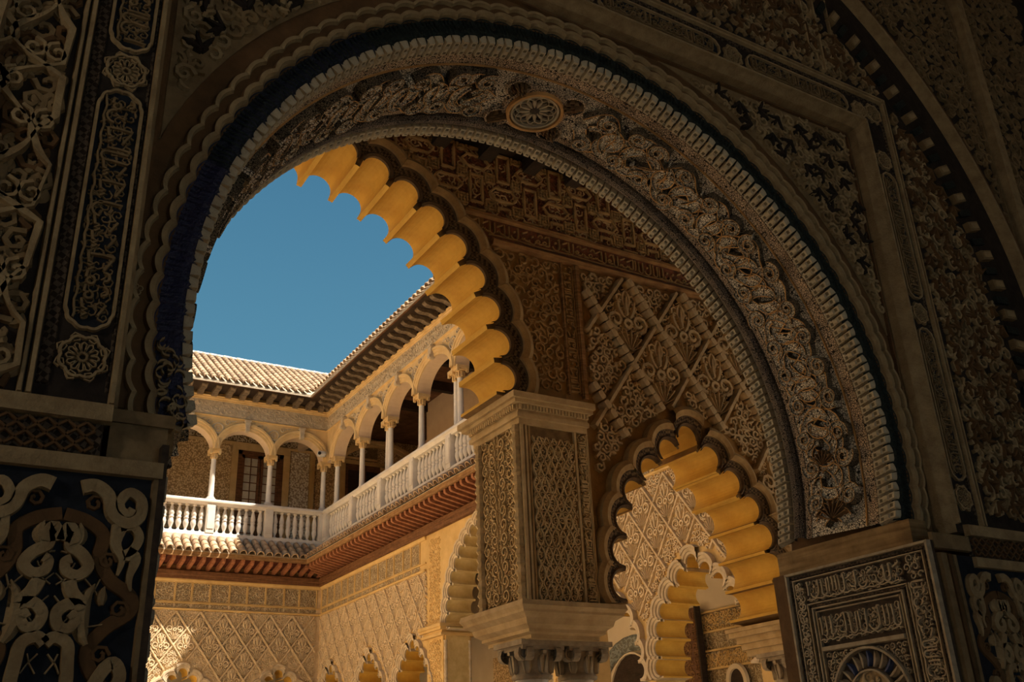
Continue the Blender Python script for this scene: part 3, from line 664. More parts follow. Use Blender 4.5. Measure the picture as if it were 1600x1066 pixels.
# dado, frieze and pilasters on the far loggia's back wall
for nm, u0, u1, z0, z1, h, m in (('tile_dado', -1, 8.15, 8.2, 9.15, .03, 'tile_blue'), ('tile_dado', 10.28, 13.4, 8.2, 9.05, .03, 'tile_blue'), ('dado_rail', -1, 8.15, 9.15, 9.24, .05, 'upper_stone'),
                                 ('carved_frieze', -1, 13.4, 12.18, 12.56, .05, 'pier_dark'), ('frieze_ledge', -1, 13.4, 12.10, 12.18, .08, 'upper_stone'), ('pale_panel', 10.24, 10.90, 9.05, 12.10, .02, 'sgraffito_white'), ('pilaster', 10.92, 11.08, 8.2, 12.10, .09, 'gold')):
    b = MB(); box(b, u0, u1, 3.0 - h, 3.0, z0, z1); q = part(nm, b, m, wl_back, MF)
    if nm == 'carved_frieze': s = MB(); scrolls(s, lambda u, v, hh: (u, 2.95 - hh, v), (5, 13, 12.2, 12.54), .17, .03, .03, None, 21, n=7); part('frieze_relief', s, 'upper_relief', q, MF, stuff=True)
# french window
win = struct('window_1', (lambda m: (box(m, 8.24, 8.44, 2.93, 3.0, 8.2, 12.06), box(m, 9.98, 10.20, 2.93, 3.0, 8.2, 12.06), box(m, 8.24, 10.20, 2.91, 3.0, 11.92, 12.10), m)[-1])(MB()), 'upper_stone', MF, 'tall french window with brown frame in the far loggia')
f = MB(); box(f, 8.44, 8.58, 2.94, 3.0, 8.2, 11.92); box(f, 9.84, 9.98, 2.94, 3.0, 8.2, 11.92); box(f, 8.44, 9.98, 2.94, 3.0, 11.78, 11.92); part('window_frame', f, 'wood_brown', win)
for x0, x1 in ((8.58, 9.20), (9.22, 9.84)):
    lf = MB(); box(lf, x0, x0 + .09, 2.95, 2.99, 8.25, 11.78); box(lf, x1 - .09, x1, 2.95, 2.99, 8.25, 11.78); box(lf, x0, x1, 2.95, 2.99, 11.68, 11.78); box(lf, x0, x1, 2.95, 2.99, 8.25, 8.9)
    lf = part('window_leaf', lf, 'wood_brown', win)
    xs = [x0 + .09, (x0 + x1) / 2, x1 - .09]; zs = [8.9 + i * (11.68 - 8.9) / 10 for i in range(11)]
    for z in zs[1:-1]: m_ = MB(); box(m_, xs[0], xs[2], 2.955, 2.985, z - .014, z + .014); part('muntin', m_, 'wood_brown', lf, MF)
    m_ = MB(); box(m_, xs[1] - .014, xs[1] + .014, 2.955, 2.985, 8.9, 11.68); part('muntin', m_, 'wood_brown', lf, MF)
    for a in range(2):
        for c in range(10): g_ = MB(); box(g_, xs[a], xs[a + 1], 2.975, 2.98, zs[c], zs[c + 1]); part('pane', g_, 'glass', lf, MF)
# wooden door with arched hood at the end of the right loggia
dr = struct('door_1', (lambda m: (box(m, 12.02, 12.20, 2.92, 3.0, 8.2, 11.98), box(m, 13.52, 13.70, 2.92, 3.0, 8.2, 11.98), box(m, 12.02, 13.70, 2.92, 3.0, 11.92, 12.06), m)[-1])(MB()), 'upper_stone', MF, 'brown panelled door at the end of the right loggia')
for x0, x1 in ((12.20, 12.85), (12.87, 13.52)):
    d_ = MB(); box(d_, x0, x1, 2.96, 3.0, 8.2, 11.92); d_ = part('door_leaf', d_, 'wood_brown', dr)
    for z0, z1 in ((8.4, 9.4), (9.6, 10.6), (10.8, 11.7)): p_ = MB(); box(p_, x0 + .12, x1 - .12, 2.945, 2.97, z0, z1); part('door_panel', p_, 'wood_dark', d_, MF)
h_ = MB(); k_ = [(0, 0), (0, .10), (.10, .12), (.12, .18), (.22, .20), (.24, 0)]; n_ = 18; vs = []
for i in range(n_ + 1):
    t = rad(150 - 120 * i / n_)
    for dn, hh in k_: vs.append((13.45 + (1.55 + dn) * cos(t), 2.95 - hh, 11.50 + (1.10 + dn) * sin(t)))
h_.add(vs, [(i * 6 + q, i * 6 + q + 1, (i + 1) * 6 + q + 1, (i + 1) * 6 + q) for i in range(n_) for q in range(5)]); part('door_hood', h_, 'upper_stone', dr)
# small arch across the loggia corner and the security camera under it
cth = MB(); P = [(10.42, 12.5), (10.42, 10.9)] + [(13.3 - 2.86 * cos(PI / 2 * i / 14), 10.92 + 1.2 * sin(PI / 2 * i / 14)) for i in range(15)] + [(13.3, 12.5)]
slab(cth, [P], -.10, .10, mp=lambda u, v, y: (y, u - 10.4, v)); cd_ = thing('corner_arch', 'low plaster arch spanning the loggia at the corner', 'arch', MF @ T((10.55, .3, 10.9))); part('arch_band', cth, 'peach_plaster', cd_, MF @ T((10.55, .05, 0)))
sc = thing('security_camera', 'small white security camera mounted above the corner column', 'camera', T((10.16, 27.78, 11.06)))
b = MB(); lathe(b, [(.02, -.13), (.085, -.12), (.10, -.06), (.10, .05), (.085, .12), (.0, .13)], 14); part('housing', b, 'white_plastic', sc, T((10.16, 27.78, 11.06)) @ RY(90), smooth=True)
b = MB(); lathe(b, [(.045, 0), (.055, .03), (.04, .07), (.0, .075)], 12); part('lens', b, 'black_plastic', sc, T((10.05, 27.70, 11.05)) @ Matrix.Rotation(rad(100), 4, 'X'))
b = MB(); box(b, -.03, .03, -.02, .22, -.03, .03); part('bracket', b, 'white_plastic', sc, T((10.2, 27.8, 11.08)))

# ---- what the right arcade shows inside: carved dado, door leaf, niches
for nm, u0, u1, z0, z1, m in (('carved_dado', 11.6, 14.6, 2.4, 4.48, 'frieze_panel'), ('carved_band', 12.2, 14.55, 4.12, 4.46, 'frieze_panel'), ('carved_band', 12.2, 14.55, 3.42, 3.72, 'frieze_panel'), ('carved_dado', 4.2, 5.15, 2.4, 4.60, 'sgraffito')):
    b = MB(); h = .03 if nm == 'carved_dado' else .06; box(b, u0, u1, 3.4 - h, 3.4, z0, z1); q = part(nm, b, m, wr_back, MR)
    if nm == 'carved_band': s = MB(); scrolls(s, lambda u, v, hh: (u, 3.34 - hh, v), (u0, u1, z0, z1), .13, .025, .025, None, int(z0 * 9), n=7); part('band_relief', s, 'gold', q, MR, stuff=True)
for z in (4.48, 4.10, 3.74, 3.40): b = MB(); box(b, 11.6, 14.6, 3.31, 3.4, z, z + .035); part('dado_moulding', b, 'gold', wr_back, MR)
dl = thing('wooden_door', 'dark wooden door leaf with carved script edge inside the right arcade', 'door', MR @ T((12.4, 3.2, 0)))
b = MB(); box(b, 11.75, 12.70, 3.18, 3.26, 0, 4.62); part('door_leaf', b, 'wood_brown', dl, MR)
q = lambda u, v, h: (u, 3.18 - h, v)
s = MB(); script(s, q, 2.0, 4.55, 12.54, 12.68, .02, 5, vert=True); part('script_strip', s, 'inner_wood', dl, MR, stuff=True)
s = MB(); scrolls(s, q, (11.8, 12.5, 2.6, 4.5), .16, .03, .02, None, 33, n=8); part('door_relief', s, 'inner_wood', dl, MR, stuff=True)
b = MB(); box(b, 12.70, 12.74, 3.14, 3.28, 0, 4.64); part('door_shadow', b, 'wood_dark', dl, MR)  # dark strip standing in for the shadow beside the door leaf
def niche(u, w_, spring, base, nm, lab, tile):
    th = thing(nm, lab, 'window', MR @ T((u, 3.4, base)))
    b = MB(); P = [(u - w_, base), (u - w_, spring)] + [(u - w_ * cos(PI * i / 14), spring + w_ * 1.25 * sin(PI * i / 14)) for i in range(1, 14)] + [(u + w_, spring), (u + w_, base)]; slab(b, [P], 3.28, 3.39); part('dark_opening', b, 'wood_dark', th, MR)
    r = MB(); ribbon(r, lambda a, c, h: (a, 3.30 - h, c), P, .12 if not tile else .05, .06); part('opening_frame', r, 'cream_plaster', th, MR)
    if tile: r = MB(); ribbon(r, lambda a, c, h: (a, 3.36 - h, c), [(u + (a - u) * 1.55, c + (.22 if c > spring else 0)) for a, c in P], .34, .04); part('tile_border', r, 'zellige', th, MR)
niche(13.55, .24, 3.10, 2.0, 'arched_window', 'small dark arched window low in the right arcade wall', False)
niche(10.35, .85, 2.95, 0.0, 'arched_doorway', 'arched doorway with grey tile border behind the twin capitals', True)
b = MB(); box(b, 10.42, 13.9, 7.4, 28, 7.0, 7.12); box(b, -6, 14, 28.02, 31.6, 7.0, 7.12); struct('ceiling_arcade', b, 'wood_dark')

wallbox('wall_far_plain', MF, -6, 3.4, 0, .4, 7.15, 12.6, 'upper_stone')
# ---- west wing and near upper wall: only their bounce light and shade reach the picture
wallbox('wall_left', I4, -6.6, -6, 6.8, 31, 0, 12.6, 'upper_stone', 'plain wall of the left courtyard wing')
wallbox('wall_near_upper', I4, -6, 14, 6.85, 7.4, 7.2, 12.5, 'upper_stone', 'upper wall over the near arcade')

# ------------------------------------------------------------------ near arcade
big_n = big_lobes(2.082, 4.735, 2.035); sm_n = small_lobes(6.17); sm_n2 = small_lobes(8.75)
bo = outline(big_n, .155, 4.60); bo = [(4.30, 2.88), (4.30, 4.60)] + bo[1:-1] + [(-.14, 4.60), (-.14, 2.88)]
outs = [bo, outline(sm_n, .145, 2.88), outline(sm_n2, .145, 2.88), outline(small_lobes(-2.0), .1, 2.88)]
P = [(-6, 2.88)]
for o in sorted(outs, key=lambda q: q[-1][0]): P += o[::-1]
P += [(10.4, 2.88), (10.4, 7.2), (-6, 7.2)]
w = MB(); slab(w, [dedupe(P)], 0, .65, 0, 1)
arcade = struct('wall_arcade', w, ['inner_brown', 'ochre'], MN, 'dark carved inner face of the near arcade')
RING_N = [('lobe_band', [(.128, 0), (.128, .03), (.150, .045), (.165, .035), (.225, .045), (.23, .07)], ['inner_dark', 'band_brown'], [0, 0, 0, 1, 0]),
          ('lobe_hood', [(.225, .03), (.235, .09), (.29, .105), (.335, .08), (.345, 0)], ['inner_relief'], None)]
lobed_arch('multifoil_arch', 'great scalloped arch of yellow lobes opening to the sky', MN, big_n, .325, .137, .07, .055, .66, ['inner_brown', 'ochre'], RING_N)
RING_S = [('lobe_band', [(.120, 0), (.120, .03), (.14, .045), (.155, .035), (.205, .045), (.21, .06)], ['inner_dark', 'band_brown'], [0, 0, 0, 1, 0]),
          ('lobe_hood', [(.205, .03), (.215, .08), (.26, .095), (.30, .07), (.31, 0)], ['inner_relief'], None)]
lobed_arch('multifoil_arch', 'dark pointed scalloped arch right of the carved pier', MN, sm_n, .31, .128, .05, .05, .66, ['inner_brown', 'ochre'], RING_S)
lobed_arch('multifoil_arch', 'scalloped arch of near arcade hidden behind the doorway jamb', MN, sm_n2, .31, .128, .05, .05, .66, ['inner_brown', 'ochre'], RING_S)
ex = [in_poly(outline(sm_n, .36, 2.0)), in_poly(outline(sm_n2, .36, 2.0))]; bigx = lambda u, v: math.hypot(u - 2.082, v - 4.735) < 2.37
# lattice field
for nm, pf, u0, u1, al in (('field_border', [(0, 6.14), (.05, 6.15), (.06, 6.19), (.03, 6.22), (0, 6.23)], 4.05, 10.3, 'u'), ('script_moulding', [(0, 6.42), (.05, 6.425), (.05, 6.455), (0, 6.46)], 3.76, 10.3, 'u'),
                           ('field_border', [(0, 4.965), (.045, 4.97), (.045, 5.01), (0, 5.02)], 4.75, 6.14, 'v')):
    b = MB(); mould(b, pf, u0, u1, along=al); part(nm, b, 'inner_wood', arcade, MN)
b = MB(); rect(b, LOC, 5.02, 10.3, 2.9, 6.14, .002); 
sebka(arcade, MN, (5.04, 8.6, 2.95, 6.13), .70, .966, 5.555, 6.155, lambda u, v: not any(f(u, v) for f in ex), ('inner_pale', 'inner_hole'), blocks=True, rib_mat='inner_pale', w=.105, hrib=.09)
# inscription band, interlace frieze, panel over the pier
b = MB(); rect(b, LOC, 3.98, 10.3, 6.23, 6.42, .004, 1); script(b, LOC, 3.52, 10.2, 6.24, 6.41, .02, 3, 0, w=.016, inside=lambda u, v: not bigx(u, v)); part('script_band', b, ['inner_relief', 'inner_red'], arcade, MN, stuff=True)
def interlace(mb, mp, bb, a, w_, h, ok):
    u0, u1, v0, v1 = bb; nu = int((u1 - u0) / a) + 1; nv = int(math.ceil((v1 - v0) / a))
    def put(P, closed=True):
        if all(u0 < q[0] < u1 and v0 - .02 < q[1] < v1 + .02 and ok(*q) for q in P): ribbon(mb, mp, P, w_, h, 0, closed=closed, flat=.6)
        else:
            P2 = P + P[:1] if closed else P; D = []
            for q0, q1 in zip(P2[:-1], P2[1:]): D += [(q0[0] + (q1[0] - q0[0]) * t / 4, q0[1] + (q1[1] - q0[1]) * t / 4) for t in range(4)]
            D.append(P2[-1]); run = []
            for q in D + [None]:
                if q and u0 < q[0] < u1 and v0 < q[1] < v1 and ok(*q): run.append(q)
                else:
                    if len(run) > 2: ribbon(mb, mp, run, w_, h, 0, flat=.6)
                    run = []
    for j in range(nv + 1):
        for i in range(nu + 1):
            cx, cy = u0 + i * a, v0 + j * a - .05
            L, S = (.50 * a, .22 * a) if (i + j) % 2 else (.22 * a, .50 * a); k = .2 * a
            put([(cx - L, cy - S + k * (L < S)), (cx - L + (k if L > S else 0), cy - S), (cx + L - (k if L > S else 0), cy - S), (cx + L, cy - S + k * (L < S)), (cx + L, cy + S - k * (L < S)), (cx + L - (k if L > S else 0), cy + S), (cx - L + (k if L > S else 0), cy + S), (cx - L, cy + S - k * (L < S))] if L < S else
                [(cx - L, cy), (cx - L + k, cy - S), (cx + L - k, cy - S), (cx + L, cy), (cx + L - k, cy + S), (cx - L + k, cy + S)])
            put([(cx + a / 2 + .17 * a * cos(q * PI / 4 + .39), cy + a / 2 + .17 * a * sin(q * PI / 4 + .39)) for q in range(8)])
            put([(cx + .32 * a, cy + .32 * a), (cx + .68 * a, cy + .68 * a)], False); put([(cx + .32 * a, cy + .68 * a), (cx + .68 * a, cy + .32 * a)], False)
nb_ = lambda u, v: not bigx(u, v)
b = MB(); box(b, 2.2, 10.3, -.002, .0, 6.46, 7.2)
b = MB(); interlace(b, LOC, (2.4, 9.6, 6.47, 7.18), .30, .034, .03, nb_); part('interlace_frieze', b, 'inner_relief', arcade, MN, stuff=True)
b = MB(); scrolls(b, LOC, (2.4, 9.6, 6.48, 7.17), .105, .017, .014, nb_, 17, n=7, mi=0, k_mi=1); part('frieze_infill', b, ['inner_pale', 'inner_red'], arcade, MN, stuff=True)
b = MB(); rect(b, LOC, 2.2, 10.3, 6.46, 7.2, .003, 0); q = [v for v in b.v]
b = MB(); 
for i in range(60):
    u0 = 2.2 + i * .135
    for j in range(6):
        v0 = 6.46 + j * .123
        if nb_(u0 + .07, v0 + .06) and nb_(u0, v0) : rect(b, LOC, u0, u0 + .135, v0, v0 + .123, .003, 0)
part('frieze_ground', b, 'inner_red', arcade, MN)
okp = lambda u, v: nb_(u, v)
b = MB(); scrolls(b, LOC, (3.9, 4.80, 4.78, 6.13), .13, .022, .022, okp, 19, n=8); part('carved_field', b, 'inner_relief', arcade, MN, stuff=True)
b = MB(); script(b, LOC, 4.8, 6.12, 4.83, 4.955, .022, 9, vert=True, w=.016); part('script_strip', b, 'inner_relief', arcade, MN, stuff=True)
for u in (4.815, 4.965): b = MB(); mould(b, [(0, u - .012), (.03, u - .008), (.03, u + .008), (0, u + .012)], 4.78, 6.14, along='v'); part('strip_moulding', b, 'inner_wood', arcade, MN)
# gallery ceiling
b = MB(); box(b, -6, 14, 3.84, 7.4, 7.2, 7.4); gc = struct('ceiling_gallery', b, 'wood_dark')
bm = MB(); box(bm, -.07, .07, 3.86, 6.78, 7.06, 7.2); bm = bm.mesh('ceiling_beam', ['wood_dark'])
for i in range(24): part('ceiling_beam', bm, None, gc, T((-3 + i * .5, 0, 0)))

# ---- carved pier on twin columns
def pier(x, lab, detail=True):
    th = thing('carved_pier', lab, 'pier', T((x + .375, 7.12, 2.6))); y = 6.75
    b = MB(); box(b, x + .012, x + .70, y + .012, 7.50, 2.88, 4.60); part('pier_core', b, 'pier_dark', th, I4)
    for a, (o, z0, z1) in enumerate(((.02, 4.40, 4.45), (.05, 4.45, 4.49), (.035, 4.49, 4.52), (.10, 4.56, 4.595), (.13, 4.595, 4.65))): b = MB(); box(b, x - o, x + .69 + o * .3, y - o, 7.52 + o, z0, z1); part('cornice_step', b, 'pier_stone', th, I4)
    b = MB(); box(b, x - .05, x + .70, y - .05, 7.57, 4.52, 4.56); part('cornice_step', b, 'pier_stone', th, I4)
    dm = MB(); box(dm, -.011, .011, -.025, 0, 4.518, 4.56); dm = dm.mesh('dentil', ['pier_stone'])
    for i in range(22): part('dentil', dm, None, th, T((x - .04 + .73 * (i + .5) / 22, y - .05, 0)))
    for i in range(22): part('dentil', dm, None, th, T((x - .05, y - .03 + .78 * (i + .5) / 22, 0)) @ RZ(-90))
    # impost below: stepped and tapering
    prof = [(.02, 2.90), (.13, 2.89), (.14, 2.85), (.115, 2.82), (.115, 2.80), (.06, 2.765), (.045, 2.72), (.0, 2.69), (.0, 2.665), (-.04, 2.65), (-.04, 2.62)]
    b = MB(); 
    for (o0, z0), (o1, z1) in zip(prof[:-1], prof[1:]):
        b.add([(x - o0, y - o0, z0), (x + .75 + o0, y - o0, z0), (x + .75 + o0, 7.52 + o0, z0), (x - o0, 7.52 + o0, z0), (x - o1, y - o1, z1), (x + .75 + o1, y - o1, z1), (x + .75 + o1, 7.52 + o1, z1), (x - o1, 7.52 + o1, z1)], [(0, 1, 5, 4), (1, 2, 6, 5), (2, 3, 7, 6), (3, 0, 4, 7)])
    b.add([(x + .04, y + .04, 2.62), (x + .71, y + .04, 2.62), (x + .71, 7.48, 2.62), (x + .04, 7.48, 2.62)], [(0, 1, 2, 3)]); part('impost', b, 'pier_stone', th, I4)
    # front face
    F = PY(y + .012)
    for u0, u1, nm in ((x, x + .035, 'corner_strip'), (x + .045, x + .07, 'corner_strip'), (x + .555, x + .585, 'corner_strip'), (x + .69, x + .71, 'corner_strip')):
        b = MB(); mould(b, [(0, u0), (.02, u0 + .004), (.02, u1 - .004), (0, u1)], 2.90, 4.40, along='v', mp=F); part(nm, b, 'pier_stone', th, I4)
    b = MB(); mould(b, [(0, x + .085), (.012, x + .09), (.012, x + .10), (0, x + .105)], 2.90, 4.40, along='v', mp=F); part('corner_strip', b, 'pier_stone', th, I4)
    s = MB()
    # interlaced ogee net with curls
    for sg in (1, -1):
        for i in range(-3, 9):
            P = [(x + .11 + i * .075 + sg * .0 + .034 * sg * sin((v - 2.9) * 2 * PI / .30) * 1.0 + .0375, v) for v in [2.92 + k * .0125 for k in range(112)]]
            run = []
            for q in P + [None]:
                if q and x + .112 < q[0] < x + .548: run.append(q)
                else:
                    if len(run) > 3: ribbon(s, F, run, .016, .026)
                    run = []
    scrolls(s, F, (x + .112, x + .548, 2.91, 4.30), .062, .013, .022, None, 41, n=8); part('carved_panel', s, 'pier_carved', th, I4, stuff=True)
    s = MB(); script(s, F, 2.92, 4.38, x + .60, x + .69, .024, 12, vert=True, w=.016); scrolls(s, F, (x + .59, x + .695, 2.92, 4.38), .06, .010, .013, None, 3, n=6); part('script_strip', s, 'pier_carved', th, I4, stuff=True)
    # left and right faces
    for side in (0, 1):
        G = (lambda u, v, h: (x + .012 - h, u, v)) if side == 0 else (lambda u, v, h: (x + .70 + h, u, v))
        b = MB(); rect(b, G, y + .1, 7.42, 2.92, 4.40, .003); part('face_ground', b, 'pier_dark', th, I4)
        s = MB(); ym = (y + 7.52) / 2
        for k in range(12):
            v = 2.99 + k * .12
            for sg in (1, -1):
                ribbon(s, G, spiral(ym + sg * .075, v, .060, .014, -PI / 2, sg * 1.3, 11), .016, .032); ribbon(s, G, spiral(ym + sg * .205, v + .06, .058, .014, PI / 2, -sg * 1.2, 10), .015, .03); leaf(s, G, (ym + sg * .015, v + .02), PI / 2 - sg * .5, .09, .024, .032, bend=sg)
        scrolls(s, G, (y + .12, 7.40, 2.94, 4.38), .058, .012, .02, None, 51, n=7); part('carved_panel', s, 'pier_carved', th, I4, stuff=True)
    cm = MB(); lathe(cm, [(.040 + (.014 if i % 3 == 0 else (.004 if i % 3 == 1 else -.004)), 2.90 + i * .0255) for i in range(60)], 8); cm = cm.mesh('colonnette', ['pier_carved'])
    for px, py in ((x - .005, y + .06), (x - .005, 7.46), (x + .715, 7.46)): part('colonnette', cm, None, th, T((px, py, 0)))
    return th
pier(4.245, 'square carved pier with cornice between the scalloped arches')
pier(-.87, 'matching carved pier hidden left of the great scalloped arch')
# twin columns with volute capitals
def cap_big():
    bell = MB(); lathe(bell, [(.145, 2.33), (.165, 2.335), (.17, 2.36), (.150, 2.375), (.150, 2.40), (.165, 2.50), (.19, 2.56), (.20, 2.59)], 18); bell = bell.mesh('bell', ['capital_stone'], True)
    ab = MB(); box(ab, -.225, .225, -.225, .225, 2.585, 2.625); box(ab, -.20, .20, -.20, .20, 2.55, 2.59); ab = ab.mesh('abacus', ['capital_stone'])
    vo = MB(); ribbon(vo, lambda u, v, h: (u, -h, v), spiral(0, 0, .058, .010, PI * .6, -1.7, 18), .026, .06, flat=.8, h0=-.06); lathe(vo, [(.018, -.02), (.018, .07)], 8); vo = vo.mesh('volute', ['capital_stone'])
    lf = MB(); G = lambda u, v, h: (u, -.150 - h - max(0, v - 2.38) * .10, v)
    leaf(lf, G, (0, 2.375), PI / 2, .16, .075, .02, bend=0); ribbon(lf, G, [(0, 2.52), (0, 2.545)], .05, .05); 
    for s_ in (-1, 1): leaf(lf, G, (s_ * .012, 2.38), PI / 2 - s_ * .25, .13, .03, .03, bend=s_ * .3)
    lf = lf.mesh('acanthus_leaf', ['capital_stone']); sh = MB(); lathe(sh, [(.15, 0), (.15, .06), (.135, .10), (.138, 1.2), (.125, 2.30), (.14, 2.335)], 20); sh = sh.mesh('shaft', ['marble'], True)
    return bell, ab, vo, lf, sh
CB = cap_big()
def big_column(x, y, lab, dz=0.0, s=1.0):
    M = T((x, y, 0)) @ Matrix.Diagonal((s, s, 1, 1)); th = thing('marble_column', lab, 'column', T((x, y, 0)), 'columns of the near arcade')
    part('shaft', CB[4], None, th, M); cap = part('capital', CB[0], None, th, M); part('abacus', CB[1], None, cap, M)
    for k in range(4):
        for s_ in (-1, 1): part('volute', CB[2], None, cap, M @ RZ(90 * k) @ T((s_ * .165, -.165, 2.52)) @ Matrix.Diagonal((s_, 1, 1, 1)))
        part('acanthus_leaf', CB[3], None, cap, M @ RZ(90 * k)); part('acanthus_leaf', CB[3], None, cap, M @ RZ(90 * k + 45))
big_column(4.47, 7.10, 'left column of the twin capitals under the carved pier'); big_column(4.92, 7.10, 'right column of the twin capitals under the carved pier')
def imposts(x, lab):
    th = thing('impost_block', lab, 'impost', T((x, 7.12, 2.62)))
    for a, (o, z0, z1) in enumerate(((.02, 2.62, 2.68), (.05, 2.68, 2.74), (.08, 2.74, 2.80), (.13, 2.80, 2.85), (.15, 2.85, 2.885))): b = MB(); box(b, x - .20 - o, x + .20 + o, 6.82 - o, 7.45 + o, z0, z1); part('impost_step', b, 'pier_stone', th, I4)
    return th
for x, l in ((7.46, 'right of the small scalloped arch'), (10.1, 'at the near courtyard corner')): imposts(x, 'stepped stone impost ' + l); big_column(x, 7.12, 'marble column ' + l)
big_column(-.7, 7.10, 'column under the hidden pier, inner'); big_column(-.3, 7.10, 'column under the hidden pier, outer')
for x, l in ((-3.4, 'left part of the near arcade'), (-5.7, 'far left end of the near arcade')): imposts(x, 'stepped stone impost in ' + l); big_column(x, 7.12, 'marble column in ' + l)

# ------------------------------------------------------------------ the dark wall we look through
CX, CZ, RA_ = 2.379, 3.08, 1.756
YO, YS, YB = 2.93, 3.05, 3.86
A0, A1 = -13.0, 193.0
def circ(r, a): return (CX + r * cos(rad(a)), CZ + r * sin(rad(a)))
JL, JR = .585, 4.095
w = MB()
P = [(-4, 0), (JL, 0), (JL, 2.66)] + [circ(1.848, A1 - (A1 - A0) * i / 60) for i in range(61)] + [(JR, 2.66), (JR, 0), (9.5, 0), (9.5, 8.5), (-4, 8.5)]
slab(w, [P], YS, YB, 0, 0)
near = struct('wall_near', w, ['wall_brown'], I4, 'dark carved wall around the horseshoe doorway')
w = MB(); P = [(-4, 0), (JL - .02, 0), (JL - .02, 2.66)] + [circ(1.86, A1 - (A1 - A0) * i / 40) for i in range(41)] + [(JR + .02, 2.66), (JR + .02, 0), (9.5, 0), (9.5, 7.2), (-4, 7.2)]
slab(w, [P], YB, YB + .02); part('gallery_facing', w, 'inner_pale', near)
AL, AR, AT = .418, 4.347, 5.075          # rectangular frame around the arch
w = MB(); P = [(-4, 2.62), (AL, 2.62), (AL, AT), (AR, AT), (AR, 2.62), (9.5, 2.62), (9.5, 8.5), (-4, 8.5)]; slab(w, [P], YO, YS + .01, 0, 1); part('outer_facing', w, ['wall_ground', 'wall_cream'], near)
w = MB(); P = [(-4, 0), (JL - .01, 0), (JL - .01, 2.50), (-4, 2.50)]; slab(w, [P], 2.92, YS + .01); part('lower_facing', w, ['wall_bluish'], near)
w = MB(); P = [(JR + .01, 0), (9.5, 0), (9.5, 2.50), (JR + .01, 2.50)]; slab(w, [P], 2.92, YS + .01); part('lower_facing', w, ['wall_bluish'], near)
O = PY(YO); S_ = PY(YS)
def strip(nm, u0, u1, v0, v1, h, m, mp=O, base=0.0, parent=near, bev=.004):
    b = MB(); q = [(u0, v0, base), (u1, v0, base), (u1, v1, base), (u0, v1, base), (u0 + bev, v0 + bev, h), (u1 - bev, v0 + bev, h), (u1 - bev, v1 - bev, h), (u0 + bev, v1 - bev, h)]
    b.add([mp(*k) for k in q], [(4, 5, 6, 7), (0, 1, 5, 4), (1, 2, 6, 5), (2, 3, 7, 6), (3, 0, 4, 7)]); return part(nm, b, m, parent, I4)
# frame mouldings, left and right stiles and head
SCR = [(.240, .382)]
for u0, u1 in ((.150, .167), (.172, .192), (.398, AL)): strip('frame_moulding', u0, u1, 2.66, 5.3 if u0 > .2 else 8.2, .022, 'wall_cream')
for u0, u1 in ((AR, AR + .02), (4.535, 4.555), (4.562, 4.578)): strip('frame_moulding', u0, u1, 2.66, AT + (.02 if u0 < 4.4 else .225), .022, 'wall_cream')
for v0, v1 in ((AT, AT + .02), (5.265, 5.285), (5.292, 5.308)): strip('frame_moulding', AL if v0 < 5.1 else .2, AR + .02 if v0 < 5.1 else 4.578, v0, v1, .022, 'wall_cream')
for u0, u1 in ((.196, .234), (.386, .398), (4.367, 4.385), (4.512, 4.535)): strip('chequer_border', u0, u1, 2.70, 5.26, .006, 'band_dark')
strip('chequer_border', .24, 4.51, AT + .02, AT + .04, .006, 'band_dark'); strip('chequer_border', .24, 4.51, 5.24, 5.265, .006, 'band_dark')
# cartouches: long lobed frames of lettering alternating with rosettes
def cartouche(mp, c, L, Wd, vert, seed, rosette):
    f = (lambda a, b: (c[0] + b, c[1] + a)) if vert else (lambda a, b: (c[0] + a, c[1] + b))
    b = MB()
    if rosette:
        P = [f((Wd / 2 * .86 + Wd * .05 * abs(sin(4 * t))) * cos(t), (Wd / 2 * .86 + Wd * .05 * abs(sin(4 * t))) * sin(t)) for t in [2 * PI * i / 48 for i in range(48)]]
        ribbon(b, mp, P, .011, .014, 0, closed=True)
        for k in range(12):
            t = 2 * PI * k / 12; r = Wd * .34
            ribbon(b, mp, [f(r * q * cos(t + s_), r * q * sin(t + s_)) for q, s_ in ((.2, 0), (.5, .3), (.8, .35), (1, 0))], .0055, .010, 0); ribbon(b, mp, [f(r * q * cos(t - s_), r * q * sin(t - s_)) for q, s_ in ((.2, 0), (.5, .3), (.8, .35), (1, 0))], .0055, .010, 0)
        for k in range(8): t = 2 * PI * (k + .5) / 8; ribbon(b, mp, [f((Wd * .47 + .014 * cos(q)) * cos(t) - .014 * sin(q) * sin(t), (Wd * .47 + .014 * cos(q)) * sin(t) + .014 * sin(q) * cos(t)) for q in (0, 1.3, 2.6, 3.9, 5.2)], .006, .010, 0, closed=True)
    else:
        hL, hW = L / 2, Wd / 2; P = []
        n = 5
        for s_ in (1, -1):
            for i in range(29):
                t = -PI / 2 + PI * i / 28; rr = hW * (.93 + .07 * abs(sin(n * t)))
                P.append(f(s_ * (hL - hW + rr * cos(t)), s_ * rr * sin(t)))
        ribbon(b, mp, P, .012, .016, 0, closed=True)
        rnd = random.Random(seed)
        a0, a1 = -(hL - hW * .45), hL - hW * .45
        g_ = (lambda u, v, h: mp(*(f(u, v)), h))
        script(b, g_, a0, a1, -hW * .82, hW * .82, .016, seed, 1, w=Wd * .075)
        scrolls(b, g_, (a0, a1, -hW * .8, hW * .8), Wd * .30, Wd * .045, .009, None, seed + 1, mi=1, n=7)
        if not vert: pass
    part('rosette' if rosette else 'script_cartouche', b, ['wall_cream', 'wall_tan'], near, I4, stuff=not rosette)
    if not rosette:
        gnd = MB(); gnd.add([mp(*q, .002) for q in P], [tuple(range(len(P)))]); part('cartouche_ground', gnd, 'wall_bluish', near, I4)
cx_l = (.240 + .382) / 2
